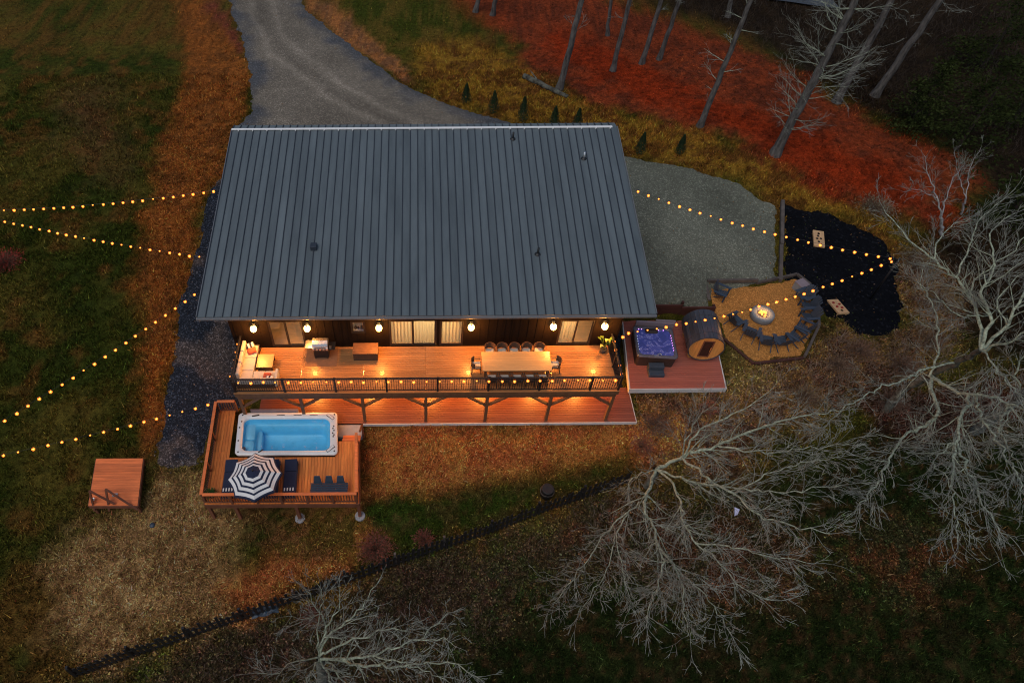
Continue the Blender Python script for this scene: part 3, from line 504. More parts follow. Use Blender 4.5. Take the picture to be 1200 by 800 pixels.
blades('dry_stalks', 36000, (-22,44), (-13.5,30), d_near, .20, .03, 2.0, 1.4, GM, 'paler dry stalks standing in the grass', 2)
blades('clearing_litter', 7000, (12,50), (14,44), lambda x,y: smooth01(.5-sdist(ZP['red'],x,y)/1.0)*.8, .13, .08, .75, 0, GM, 'dark leaves scattered over the red clearing', 2, flat=True)

def scatter(name, key, n, size, cols, label):
    P = POLY[key]; xs = [q[0] for q in P]; ys = [q[1] for q in P]
    x = rs.uniform(min(xs),max(xs),n*3); y = rs.uniform(min(ys),max(ys),n*3); d = sdist(P,x,y); o = (d < .05)&(rs.rand(len(x)) < .25+.75*np.exp(d/1.2)); x,y = x[o][:n],y[o][:n]; n = len(x); z = gz(x,y)+.035
    a = rs.uniform(0,6.28,n); s_ = size*rs.uniform(.5,1.5,n); dx,dy = np.cos(a)*s_,np.sin(a)*s_
    p = [np.stack([x-dx,y-dy,z],-1),np.stack([x+dy*.6,y-dx*.6,z+rs.rand(n)*.02],-1),np.stack([x+dx,y+dy,z+rs.rand(n)*.03],-1),np.stack([x-dy*.6,y+dx*.6,z],-1)]
    Vv = np.stack(p,1).reshape(-1,3); me = bpy.data.meshes.new(name); me.from_pydata(Vv.tolist(),[],[(4*i,4*i+1,4*i+2,4*i+3) for i in range(n)])
    c = np.array(cols)[rs.randint(0,len(cols),n)]*rs.uniform(.6,1.4,(n,1)); setcol(me,np.repeat(c,4,0)); me.materials.append(GM)
    o = bpy.data.objects.new(name, me); col.objects.link(o); tag(o,label,None,kind='stuff')
scatter('mulch_leaves','mulch',170,.04,[(.2,.1,.04),(.09,.12,.03),(.12,.08,.06)],'dead leaves and weeds scattered over the black mulch')
scatter('drive_leaves','driveway',500,.05,[(.16,.09,.04),(.25,.2,.15)],'leaves and pale stones strewn along the driveway edges')
scatter('pad_leaves','pad',320,.045,[(.16,.09,.04),(.2,.19,.16)],'leaves and pale stones on the gravel pad')
scatter('path_stones','path',700,.05,[(.12,.12,.13),(.2,.15,.12),(.05,.06,.08)],'larger stones in the dark gravel strip')
# ---------------------------------------------------------------- house
HX0,HX1,HY0,HY1 = -.4,18.7,2.8,14.5
RX0,RX1,EY,EZ,RY,RZ = -1.636,20.0,2.424,5.354,14.614,7.537
SL = (RZ-EZ)/(RY-EY)
house = empty('house', (9.15,2.8,0), 0, 'long house with grey standing seam metal roof and dark siding', 'house')
def rz_(y): return EZ+SL*(y-EY)
opens = [(1.45,3.15,2.66,4.56),(5.49,6.21,3.63,4.52),(7.35,9.70,2.66,4.56),(9.84,11.02,2.66,4.52),(15.70,17.40,2.66,4.50)]
m = MB(); x = HX0
for a,b,z0,z1 in opens:
    m.box(x,HY0,-.3,a,HY0+.16,5.22); m.box(a,HY0,z1,b,HY0+.16,5.22); m.box(a,HY0,-.3,b,HY0+.16,z0); x = b
m.box(x,HY0,-.3,HX1,HY0+.16,5.22)
m.build('front_wall', MT['siding'], house)
for x0,x1,nm in ((HX0,HX0+.16,'end_wall'),(HX1-.16,HX1,'end_wall')):
    y0,y1 = HY0+.162,HY1
    MB().hexa([(x0,y0,-.3),(x1,y0,-.3),(x1,y1,-.3),(x0,y1,-.3),(x0,y0,rz_(y0)-.2),(x1,y0,rz_(y0)-.2),(x1,y1,rz_(y1)-.2),(x0,y1,rz_(y1)-.2)]).build(nm, MT['siding'], house)
box_part('rear_wall', MT['siding'], house, HX0+.162,HY1-.16,-.3,HX1-.162,HY1,7.2)
for i in range(48):     # battens of the front siding
    x = HX0+.2+i*.4
    segs = [(-.2,5.2)]
    for a,b,z0,z1 in opens:
        if a-.08 < x < b+.08: segs = [(-.2,z0-.08),(z1+.08,5.2)]
    for z0,z1 in segs: MB().box(x-.025,HY0-.018,z0,x+.025,HY0-.001,z1).build('batten', MT['siding'], house)
# rooms behind the glass
box_part('interior_floor', MT['floorin'], house, 0,3.0,2.55,18.4,8,2.62)
box_part('interior_wall', MT['interior'], house, 0,8,2.62,18.4,8.1,5.1)
box_part('interior_ceiling', MT['interior'], house, 0,3.0,5.1,18.4,8,5.16)
for x in (6.9,13.5): box_part('partition', MT['interior'], house, x,3.0,2.62,x+.1,8,5.1)
for x,p in ((3.2,60),(9.3,200),(16.2,120)): lamp('ceiling_lamp', (x,4.6,4.6), p, house, .15, (1,.72,.38))
# roof
roof = MB().hexa([(RX0+.02,EY+.03,EZ-.2),(RX1-.02,EY+.03,EZ-.2),(RX1-.02,RY,RZ-.2),(RX0+.02,RY,RZ-.2),(RX0+.02,EY+.03,EZ-.032),(RX1-.02,EY+.03,EZ-.032),(RX1-.02,RY,RZ-.032),(RX0+.02,RY,RZ-.032)]).build('roof', MT['trim'], house)
NP = 54; PW = (RX1-RX0)/NP
bot_y = RY+.6; bot_z = RZ-.12
def panel_mesh(y0,z0,y1,z1):
    mb = MB(); t = .03
    mb.hexa([(0,y0,z0-t),(PW-.004,y0,z0-t),(PW-.004,y1,z1-t),(0,y1,z1-t),(0,y0,z0),(PW-.004,y0,z0),(PW-.004,y1,z1),(0,y1,z1)])
    mb.mi = 1
    mb.hexa([(0,y0-.003,z0+.001),(.042,y0-.003,z0+.001),(.042,y1,z1+.001),(0,y1,z1+.001),(.004,y0-.003,z0+.05),(.038,y0-.003,z0+.05),(.038,y1,z1+.05),(.004,y1,z1+.05)])
    return mb
for ys,nm in (((EY,EZ,RY-.004,RZ),'roof_panel'),((RY+.004,RZ,bot_y,bot_z),'rear_panel')):
    first = panel_mesh(*ys).build(nm, [MT['roof'],MT['seam']], roof); first.location.x += RX0
    for i in range(1,NP):
        o = first.copy(); col.objects.link(o); o.location.x = first.location.x+i*PW
box_part('closing_seam', MT['roof'], roof, RX1-.001,EY,EZ-.03,RX1+.03,EY+.01,EZ+.05)
MB().hexa([(RX0-.03,EY,EZ-.22),(RX0-.001,EY,EZ-.22),(RX0-.001,RY,RZ-.22),(RX0-.03,RY,RZ-.22),(RX0-.03,EY,EZ+.045),(RX0-.001,EY,EZ+.045),(RX0-.001,RY,RZ+.045),(RX0-.03,RY,RZ+.045)]).build('rake_trim', MT['trim'], roof)
MB().hexa([(RX1+.001,EY,EZ-.22),(RX1+.035,EY,EZ-.22),(RX1+.035,RY,RZ-.22),(RX1+.001,RY,RZ-.22),(RX1+.001,EY,EZ+.055),(RX1+.035,EY,EZ+.055),(RX1+.035,RY,RZ+.055),(RX1+.001,RY,RZ+.055)]).build('rake_trim', MT['trim'], roof)
gut = MB().box(RX0-.03,EY-.1,EZ-.17,RX1+.035,EY-.005,EZ-.035); gut.build('gutter', MT['trim'], roof, bevel=.02)
rc = MB(); rc.hexa([(RX0,RY-.11,RZ+.02),(RX1-.28,RY-.11,RZ+.02),(RX1-.28,RY+.01,RZ+.04),(RX0,RY+.01,RZ+.04),(RX0,RY-.11,RZ+.065),(RX1-.28,RY-.11,RZ+.065),(RX1-.28,RY+.01,RZ+.075),(RX0,RY+.01,RZ+.075)])
for i in range(0,NP,1):
    if i%2: rc.box(RX0+i*PW-.03,RY-.17,RZ-.02,RX0+i*PW+.03,RY-.111,RZ+.06)
rc.build('ridge_cap', MT['ridge'], roof)
for x,y in ((14.09,13.74),(17.83,12.24),(14.74,5.9)):
    z = rz_(y); p = MB().lathe([(.16,0),(.12,.06),(.055,.09)],(x,y,z),14).build('pipe_boot', MT['black'], roof, True)
    MB().lathe([(.055,.05),(.055,.42),(.03,.425),(.001,.42)],(x,y,z),12).build('vent_pipe', MT['steel'] if x > 17 else MT['black'], roof, True)
z = rz_(6.36); MB().box(3.44,6.2,z-.05,3.76,6.55,z+.22).build('box_vent', MT['seam'], roof, bevel=.02)
# doors and windows
def slider(a, b, z0, z1, panes, curtains, name='sliding_door'):
    y = HY0+.03; d = MB()
    for q in ((a,z0,a+.06,z1),(b-.06,z0,b,z1),(a+.061,z1-.06,b-.061,z1),(a+.061,z0,b-.061,z0+.06)): d.box(q[0],y,q[1],q[2],y+.1,q[3])
    fr = d.build(name, MT['black'], house)
    n = panes; w_ = (b-a-.12)/n
    for i in range(n):
        x0 = a+.06+i*w_; x1 = x0+w_; yy = y+.02+.03*(i%2)
        st = MB()
        for q in ((x0,z0+.062,x0+.05,z1-.062),(x1-.05,z0+.062,x1,z1-.062),(x0+.051,z1-.112,x1-.051,z1-.062),(x0+.051,z0+.062,x1-.051,z0+.112)): st.box(q[0],yy,q[1],q[2],yy+.028,q[3])
        st.build('sash', MT['black'], fr)
        box_part('pane', MT['glass'], fr, x0+.05,yy+.01,z0+.112,x1-.05,yy+.016,z1-.112)
    for c0,c1 in curtains:
        m = MB(); k = max(6,int((c1-c0)/.05)); pts = [(c0+(c1-c0)*i/k, HY0+.22+.03*math.sin(i*1.9)) for i in range(k+1)]
        for (xa,ya),(xb,yb) in zip(pts,pts[1:]): m.quad((xa,ya,z0+.02),(xb,yb,z0+.02),(xb,yb,z1-.02),(xa,ya,z1-.02))
        m.build('curtain', MT['curtainl'], fr, True)
    return fr
mm, t, p = nodes('lit_curtain'); MT['curtainl'] = mm
N = t.nodes; L = t.links; tl = N.new('ShaderNodeBsdfTranslucent'); tl.inputs[0].default_value = (.8,.66,.42,1); p.inputs['Base Color'].default_value = (.6,.5,.36,1); p.inputs['Roughness'].default_value = .9
mx = N.new('ShaderNodeMixShader'); mx.inputs[0].default_value = .6; L.new(p.outputs[0], mx.inputs[1]); L.new(tl.outputs[0], mx.inputs[2]); L.new(mx.outputs[0], N['Material Output'].inputs[0])
slider(*opens[0], 2, [])
slider(*opens[2], 2, [(7.42,8.45),(8.5,9.63)])
slider(*opens[3], 1, [(9.9,10.95)], 'window')
slider(*opens[4], 2, [(15.78,16.6)])
k = slider(*opens[1], 1, [], 'window')
for x,zz,ss in ((5.68,3.85,.08),(5.82,3.83,.06),(6.0,3.88,.09)): MB().lathe([(.001,0),(ss,.0),(ss*.8,ss*1.6),(.001,ss*1.7)],(x,3.15,3.66),10).build('jar', MT['black'], k, True)
box_part('counter', MT['white'], k, 5.3,3.0,3.5,6.5,3.5,3.65)
# wall lamps, upper and lower storey
def wall_lamp(x, z, y=HY0, power=215, big=True):
    b = MB().box(x-.06,y-.03,z-.12,x+.06,y-.001,z+.2); b.bar((x,y-.03,z+.16),(x,y-.17,z+.2),.03,.03)
    o = b.build('wall_lamp', MT['black'], house)
    MB().lathe([(.02,.2),(.05,.19),(.055,.16)],(x,y-.2,z+.02),14).build('lamp_shade', MT['black'], o, True)
    MB().ball((x,y-.2,z-.02),.16,16,9,1.2).build('globe', MT['globe'], o, True)
    lamp('lamp_light', (x,y-.46,z-.06), power, o, .12)
for x in (.81,3.41,6.89,11.36,15.34,17.83): wall_lamp(x, 4.3)
for x in (3.3,6.3,9.4,12.1,14.9,17.2): wall_lamp(x, 1.15, HY0, 300)
# ---------------------------------------------------------------- decks
def board_rows(parent, mat, y0, y1, z, joints, wd=.14, th=.03, xf=None, gap=.014, name='board', alongy=False):
    n = int(round((y1-y0)/wd)); wd = (y1-y0)/n
    for r in range(n):
        a,b = y0+r*wd+gap/2, y0+(r+1)*wd-gap/2
        for xa,xb in zip(joints,joints[1:]):
            f = xf or (lambda x,y: (x,y))
            c = [f(xa+.003,a),f(xb-.003,a),f(xb-.003,b),f(xa+.003,b)]
            dz = random.uniform(-.0015,.0015)
            MB().hexa([(q[0],q[1],z-th) for q in c]+[(q[0],q[1],z+dz) for q in c]).build(name, mat, parent)
random.seed(5)
DZ = 2.639; DW = 18.35
udeck = empty('raised_deck', (DW/2,1.3,0), 0, 'raised timber deck with black railing along the house front', 'deck')
board_rows(udeck, MT['deck'], .0, 2.78, DZ, [0,3.05,6.1,9.15,12.2,15.25,DW])
box_part('rim_beam', MT['post'], udeck, -.04,-.045,2.32,DW+.04,-.004,2.605)
box_part('rim_beam', MT['post'], udeck, -.04,-.002,2.32,-.005,2.76,2.605)
box_part('rim_beam', MT['post'], udeck, DW+.005,-.002,2.32,DW+.04,2.76,2.605)
box_part('fascia_lip', MT['deck'], udeck, -.05,-.075,2.607,DW+.05,-.003,2.637)
box_part('beam', MT['post'], udeck, .02,.02,2.05,DW-.02,.14,2.3)
for i in range(46):
    x = .2+i*.4; box_part('joist', MT['post'], udeck, x,.145,2.36,x+.045,2.74,2.6)
for x in (.1,3.05,6.05,9.14,12.14,15.23,18.25):
    p = box_part('post', MT['post'], udeck, x-.075,.005,-.0 if x > .5 else -.2,x+.075,.155,2.05)
    for s in (-1,1):
        if 0 < x+s*1.0 < DW: MB().bar((x+s*.05,.08,1.35),(x+s*1.0,.08,2.1),.09,.13,(0,1,0)).build('brace', MT['post'], p)
RH = 1.0; RPX = [0.03,2.42,4.85,7.28,9.7,12.12,14.55,16.97,DW-.03]
def rail_run(parent, a, b, z, posts, h=RH, mat=None, bal=.11, th=.02, cap=(.09,.035), name='railing'):
    mat = mat or MT['black']; a = Vector(a); b = Vector(b); d = b-a; Lg = d.length; d.normalize()
    MB().bar((a.x,a.y,z+h),(b.x,b.y,z+h),*cap).build('top_rail', mat, parent, bevel=.006)
    MB().bar((a.x,a.y,z+.09),(b.x,b.y,z+.09),.04,.03).build('bottom_rail', mat, parent)
    m = MB(); n = int(Lg/bal)
    for i in range(1,n):
        q = a+d*(Lg*i/n); m.bar((q.x,q.y,z+.106),(q.x,q.y,z+h-cap[1]/2-.001),th,th)
    m.build('balusters', mat, parent, kind='stuff')
    for t in posts:
        q = a+d*t; MB().box(q.x-.045,q.y-.045,z-.25,q.x+.045,q.y+.045,z+h+.06).build('rail_post', mat, parent, bevel=.006)
rail_run(udeck, (.03,.02,0), (DW-.03,.02,0), DZ, [q-.03 for q in RPX])
rail_run(udeck, (.03,.08,0), (.03,2.7,0), DZ, [1.3])
rail_run(udeck, (DW-.03,.08,0), (DW-.03,2.7,0), DZ, [1.3])
ldeck = empty('lower_deck', (9.8,1.3,-.2), 0, 'reddish lower deck beneath the raised deck with pale edge trim', 'deck')
board_rows(ldeck, MT['lowdeck'], -.08, 2.76, 0, [.55,4.9,9.8,14.7,18.6], .142)
board_rows(ldeck, MT['lowdeck'], -.08, 2.05, 0, [18.6,19.8], .142)
box_part('edge_trim', MT['white'], ldeck, 5.95,-.125,-.19,19.84,-.085,-.004)
box_part('edge_trim', MT['white'], ldeck, 19.805,-.084,-.19,19.84,2.05,-.004)
box_part('under_frame', MT['stain'], ldeck, .6,-.05,-.28,19.75,2.0,-.04)
box_part('under_frame', MT['stain'], ldeck, .6,2.001,-.28,18.55,2.7,-.04)
# swim spa deck
PDZ = .55
def px_(x, y): return (x-.06*(y+4.75), y)
pdeck = empty('pool_deck', (2.5,-3,-1), 0, 'orange cedar deck on posts around the swim spa', 'deck')
nb = 50; x0,x1 = -1.02,6.05; wd = (x1-x0)/nb
for i in range(nb):
    a,b = x0+i*wd+.006,x0+(i+1)*wd-.006; xm = (a+b)/2
    if xm < -.16: ends = [-4.74,-2.0,.42]
    elif xm < 4.98: ends = [-4.74,-2.32]
    else: ends = [-4.74,-1.45]
    for ya,yb in zip(ends,ends[1:]):
        c = [px_(a,ya+.003),px_(b,ya+.003),px_(b,yb-.003),px_(a,yb-.003)]; dz = random.uniform(-.004,.004)
        MB().hexa([(q[0],q[1],PDZ-.035) for q in c]+[(q[0],q[1],PDZ+dz) for q in c]).build('board', MT['cedar'], pdeck)
def bar_(parent, name, mat, a, b, w_, h_): return MB().bar(a,b,w_,h_).build(name, mat, parent)
q0,q1,q2,q3 = px_(-1.02,-4.74),px_(6.05,-4.74),px_(6.05,-1.45),px_(-1.02,.42)
bar_(pdeck,'rim_joist',MT['stain'],(q0[0],q0[1]-.025,.37),(q1[0],q1[1]-.025,.37),.045,.28)
bar_(pdeck,'rim_joist',MT['stain'],(q0[0]-.02,q0[1],.37),(q3[0]-.02,q3[1],.37),.045,.28)
bar_(pdeck,'rim_joist',MT['stain'],(q1[0]+.02,q1[1],.37),(q2[0]+.02,q2[1],.37),.045,.28)
for x in (-.95,.28,3.1,5.98):
    z = g1(px_(x,-4.63)[0],-4.63); qx = px_(x,-4.63)[0]
    box_part('post', MT['stain'], pdeck, qx-.07,-4.7,z-.1,qx+.07,-4.56,.5)
    if x > 1:
        MB().lathe([(.001,.06),(.24,.06),(.25,0),(.25,-.2)],(qx,-4.63,z+.02),18).build('footing', MT['concrete'], pdeck)
for x,y in ((-.95,-2),(-.95,.3),(5.95,-1.5),(5.95,-3)):
    qx = px_(x,y)[0]; box_part('post', MT['stain'], pdeck, qx-.07,y-.07,g1(qx,y)-.1,qx+.07,y+.07,.5)
PR = .85
def wood_rail(a, b, posts, bal=.12):
    a = Vector((*a,0)); b = Vector((*b,0)); d = (b-a); Lg = d.length; d.normalize(); z = PDZ
    MB().bar((a.x,a.y,z+PR),(b.x,b.y,z+PR),.14,.04).build('top_rail', MT['cedarx'], pdeck, bevel=.006)
    MB().bar((a.x,a.y,z+.1),(b.x,b.y,z+.1),.045,.07).build('bottom_rail', MT['stain'], pdeck)
    n = int(Lg/bal)
    for i in range(1,n):
        q = a+d*(Lg*i/n); MB().bar((q.x,q.y,z+.136),(q.x,q.y,z+PR-.021),.035,.035).build('baluster', MT['black'] if abs(d.y) > .5 else MT['stain'], pdeck)
    for t in posts:
        q = a+d*(Lg*t); MB().box(q.x-.05,q.y-.05,z+.001,q.x+.05,q.y+.05,z+PR-.021).build('rail_post', MT['stain'], pdeck)
wood_rail(px_(-.97,-4.7),px_(-.97,.36),[0.012,.33,.66,.99])
wood_rail(px_(-.9,-4.7),px_(6.0,-4.7),[.17,.34,.5,.67,.84,.995])
wood_rail(px_(5.99,-4.62),px_(5.99,-1.5),[.5,.985])
wood_rail(px_(-.9,.36),px_(-.05,.36),[.98])
for i,(ya,yb,z) in enumerate(((-1.45,-1.18,.37),(-1.17,-.88,.18))):
    for k in range(2):
        yy = ya+(yb-ya)*k/2; MB().box(5.02,yy+.004,z-.04,5.9,yy+(yb-ya)/2-.004,z).build('step_tread', MT['cedarx'], pdeck)
    box_part('step_riser', MT['stain'], pdeck, 5.02,yb-.03,z-.2,5.9,yb-.006,z-.041)
MB().bar((5.97,-1.45,1.4),(6.0,-.75,.95),.09,.05).build('stair_rail', MT['stain'], pdeck)
MB().box(5.95,-.8,-.2,6.04,-.71,.93).build('stair_post', MT['stain'], pdeck)
slab = MB().box(4.62,-.86,-.3,5.94,-.135,-.03).build('concrete_slab', MT['concrete'], None, bevel=.01)
tag(slab,'grey concrete landing between pool steps and lower deck','slab')
# hot tub deck
TZ = .5
def tx_(x, y): return (x+.116*(y-1.6), y)
tdeck = empty('tub_deck', (22.3,3.5,.2), 0, 'low red composite deck with white edge under hot tub and sauna', 'deck')
board_rows(tdeck, MT['tubdeck'], 1.62, 6.44, TZ, [19.74,24.66], .142, .03, tx_)
def sheared(name, mat, x0, y0, z0, x1, y1, z1, parent=tdeck):
    c = [tx_(x0,y0),tx_(x1,y0),tx_(x1,y1),tx_(x0,y1)]; return MB().hexa([(a,b,z0) for a,b in c]+[(a,b,z1) for a,b in c]).build(name, mat, parent)
sheared('edge_trim', MT['white'], 19.68,1.57,.18,24.72,1.615,TZ+.002); sheared('edge_trim', MT['white'], 19.68,1.617,.18,19.735,6.44,TZ+.002); sheared('edge_trim', MT['white'], 24.665,1.617,.18,24.72,6.44,TZ+.002)
sheared('under_frame', MT['stain'], 19.8,1.7,.05,24.6,6.4,TZ-.035)
# retaining wall of dark planks
rw = empty('retaining_wall', (22.6,6.55,.3), 0, 'dark red plank retaining wall behind hot tub and sauna', 'wall')
for r in range(8):
    for xa,xb in ((18.75,21.2),(21.2,23.4),(23.4,25.3)):
        z = .22+r*.19; top = 1.72 if xb < 25 else 1.36
        if z+.18 > top: continue
        MB().box(xa+.004,6.5+random.uniform(-.008,.008),z,xb-.004,6.58,z+.184).build('plank', MT['darkwood'], rw)
for x in (18.9,21.2,23.4,25.2): box_part('post', MT['darkwood'], rw, x-.06,6.585,-.1,x+.06,6.7,1.7 if x < 25 else 1.4)
# ---------------------------------------------------------------- swim spa
def pq(x, y): return (x-.085*(y+1.05), y)
spa = empty('swim_spa', (2.3,-1.05,-.6), 0, 'white rimmed swim spa with bright blue water sunk into deck', 'swim spa')
SX0,SX1,SY0,SY1,SZ = -.1,4.76,-2.25,.10,.74
def rrect(x0,y0,x1,y1,r,n=5):
    out = []
    for cx,cy,a0 in ((x1-r,y1-r,0),(x0+r,y1-r,90),(x0+r,y0+r,180),(x1-r,y0+r,270)):
        for k in range(n+1):
            a = R(a0+90*k/n); out.append((cx+r*math.cos(a),cy+r*math.sin(a)))
    return out
def loop_mesh(loops, mat_ids=None, close_last=True):
    mb = MB(); n = len(loops[0])
    for lp in loops: mb.v += [tuple(p) for p in lp]
    for i in range(len(loops)-1):
        for k in range(n): mb.f.append((i*n+k,i*n+(k+1)%n,(i+1)*n+(k+1)%n,(i+1)*n+k)); mb.m.append(0)
    if close_last: mb.f.append(tuple((len(loops)-1)*n+k for k in range(n))); mb.m.append(0)
    return mb
def ring(x0,y0,x1,y1,r,z,f=pq,n=5): return [(*f(x,y),z) for x,y in rrect(x0,y0,x1,y1,r,n)]
outer = [ring(SX0,SY0,SX1,SY1,.16,z) for z in (-.4,.62)]
loop_mesh(outer,close_last=False).build('cabinet', MT['tubcab'], spa)
rim = [ring(SX0-.03,SY0-.03,SX1+.03,SY1+.03,.2,.62),ring(SX0-.04,SY0-.04,SX1+.04,SY1+.04,.2,.70),ring(SX0,SY0,SX1,SY1,.18,SZ),ring(SX0+.2,SY0+.16,SX1-.28,SY1-.24,.32,SZ+.005),ring(SX0+.25,SY0+.2,SX1-.33,SY1-.29,.32,SZ-.05),ring(SX0+.26,SY0+.21,SX1-.34,SY1-.30,.32,SZ-.16)]
loop_mesh(rim,close_last=False).build('rim', MT['acrylic'], spa, True)
sh = [ring(SX0+.26,SY0+.21,SX1-.34,SY1-.30,.32,SZ-.14),ring(SX0+.30,SY0+.25,SX1-.38,SY1-.36,.3,SZ-.32),ring(SX0+.32,SY0+.27,SX1-.40,SY1-.38,.28,SZ-.34)]
loop_mesh(sh,close_last=False).build('upper_shell', MT['poolblue'], spa, True)
sh = [ring(SX0+.32,SY0+.27,SX1-.40,SY1-.38,.28,SZ-.34),ring(SX0+.80,SY0+.30,SX1-.52,SY1-.56,.35,SZ-.36),ring(SX0+.86,SY0+.34,SX1-.56,SY1-.62,.35,SZ-.95),ring(SX0+.95,SY0+.42,SX1-.62,SY1-.7,.3,SZ-1.05)]
loop_mesh(sh).build('lower_shell', MT['poolblue'], spa, True)
# entry seats at the shallow end
def sbox(name, mat, x0,y0,z0,x1,y1,z1,r=.12,parent=spa,f=pq):
    lo = ring(x0,y0,x1,y1,r,z0,f,3); hi = ring(x0,y0,x1,y1,r,z1-.03,f,3); h2 = ring(x0+.03,y0+.03,x1-.03,y1-.03,r,z1,f,3)
    return loop_mesh([lo,hi,h2]).build(name, mat, parent, True)
sbox('seat_step', MT['poolpale'], SX0+.3,SY0+.3,-.5,SX0+.78,SY0+.95,SZ-.30)
sbox('seat_step', MT['poolpale'], SX0+.3,SY0+1.0,-.5,SX0+.8,SY1-.42,SZ-.34)
sbox('seat_step', MT['poolpale'], SX0+.8,SY0+.5,-.6,SX0+1.1,SY1-.65,SZ-.62)
wm, t, gl, tr = glass('pool_water', (.78,.96,1.0), .06, .03)
N = t.nodes; L = t.links; nz = N.new('ShaderNodeTexNoise'); nz.inputs['Scale'].default_value = 3.5; nz.inputs['Detail'].default_value = 3
bp = N.new('ShaderNodeBump'); bp.inputs['Strength'].default_value = .25; bp.inputs['Distance'].default_value = .05; L.new(nz.outputs['Fac'], bp.inputs['Height']); L.new(bp.outputs[0], gl.inputs['Normal'])
loop_mesh([ring(SX0+.27,SY0+.22,SX1-.35,SY1-.31,.31,SZ-.11)]).build('water', wm, spa)
for x in (.55,1.75,2.6,3.4):
    if x > .9: sbox('skimmer_grille', MT['tubcab'], x,SY1-.17,SZ-.02,x+.45,SY1-.09,SZ+.012,.02)
    else: MB().bar((*pq(x,SY1-.2),SZ+.02),(*pq(x+.36,SY1-.13),SZ+.02),.06,.03).build('grab_bar', MT['tubcab'], spa)
for (xa,ya,xb,yb) in ((4.3,SY1-.12,4.62,SY1-.38),(4.28,SY0+.12,4.64,SY0+.42)):
    p = MB().bar((*pq(xa,ya),SZ+.012),(*pq(xb,yb),SZ+.012),.15,.03).build('pillow_frame', MT['tubcab'], spa); MB().bar((*pq(xa+.02,ya-.01*0),SZ+.022),(*pq(xb-.02,yb),SZ+.022),.11,.03).build('pillow', MT['acrylic'], p)
for (x,y) in ((SX0+.12,SY0+.12),(SX0+.08,SY0+.75),(SX0+.08,SY0+1.5),(SX0+.16,SY1-.5),(SX0+.18,SY1-.12),(SX1-.1,SY1-.12),(SX1-.12,SY0+.14),(SX1-.17,SY0+.95),(SX1-.13,SY0+1.05),(SX1-.19,SY0+1.15),(SX1-.13,SY0+1.3),(SX1-.18,SY0+1.42),(SX1-.14,SY0+1.55)):
    MB().lathe([(.04,0),(.036,.02),(.001,.022)],(*pq(x,y),SZ),10).build('valve', MT['tubcab'], spa)
MB().lathe([(.09,0),(.08,.05),(.001,.06)],(*pq(SX0+.36,SY0+.36),SZ-.1),12).build('floating_dispenser', MT['navy'], spa, True)
MB().bar((*pq(1.0,SY0+.08),SZ+.02),(*pq(1.25,SY0+.2),SZ+.1),.04,.04).build('grab_rail', MT['black'], spa)
cv = empty('spa_cover', (1.6,.3,.1), 0, 'grey folded spa cover behind the swim spa', 'cover')
box_part('cover_slab', MT['cover'], cv, .35,.17,.0,2.75,.27,.74,bevel=.02); box_part('cover_slab', MT['cover'], cv, .30,.275,.0,2.70,.375,.70,bevel=.02)
# parasol
ux,uy = 1.5,-4.2; um = empty('parasol', (ux,uy,PDZ), R(8), 'navy and white striped parasol on the cedar deck', 'parasol')
fr = [0,.27,.37,.45,.56,.635,.75,.82,.945,1.0]; RR = 1.22; mb = MB()
for i in range(9):
    mb.mi = i%2
    for s in range(8):
        for h in range(4):
            def P_(f,u):
                a0,a1 = R(45*s),R(45*s+45); sag = 1-.06*f*math.sin(math.pi*u); x = (math.cos(a0)*(1-u)+math.cos(a1)*u)*sag; y = (math.sin(a0)*(1-u)+math.sin(a1)*u)*sag
                return (x*f*RR,y*f*RR,2.62-.52*f**1.25-PDZ-.03*f*math.sin(math.pi*u))
            a,b,c,d = P_(fr[i],h/4),P_(fr[i+1],h/4),P_(fr[i+1],(h+1)/4),P_(fr[i],(h+1)/4)
            mb.quad(a,b,c,d) if i else mb.tri(b,c,d)
cn = mb.build('canopy', [MT['navyfab'],MT['whitefab']], um, world=False)
mb = MB()
for s in range(8):
    a = R(45*s); mb.mi = 0; e = (math.cos(a)*RR,math.sin(a)*RR,2.1-PDZ); e2 = (math.cos(a+R(45))*RR,math.sin(a+R(45))*RR,2.1-PDZ)
    for h in range(4):
        def V_(u,dz): sag = 1-.06*math.sin(math.pi*u); return ((e[0]*(1-u)+e2[0]*u)*sag,(e[1]*(1-u)+e2[1]*u)*sag,e[2]-.03*math.sin(math.pi*u)-dz)
        mb.quad(V_(h/4,0),V_(h/4,.12),V_((h+1)/4,.12),V_((h+1)/4,0))
mb.build('valance', MT['navyfab'], um, world=False)
MB().tube([(0,0,0),(0,0,2.1)],.024,10).build('pole', MT['black'], um, world=False)
MB().lathe([(.001,.08),(.25,.07),(.27,0)],(0,0,.001),20).build('base', MT['black'], um, world=False)
MB().lathe([(.04,2.06),(.03,2.12),(.001,2.14)],(0,0,0),8).build('finial', MT['black'], um, world=False)
for s in range(8):
    a = R(45*s); MB().bar((0,0,2.04),(math.cos(a)*RR*.98,math.sin(a)*RR*.98,2.075-PDZ),.012,.012).build('rib', MT['black'], um, world=False)
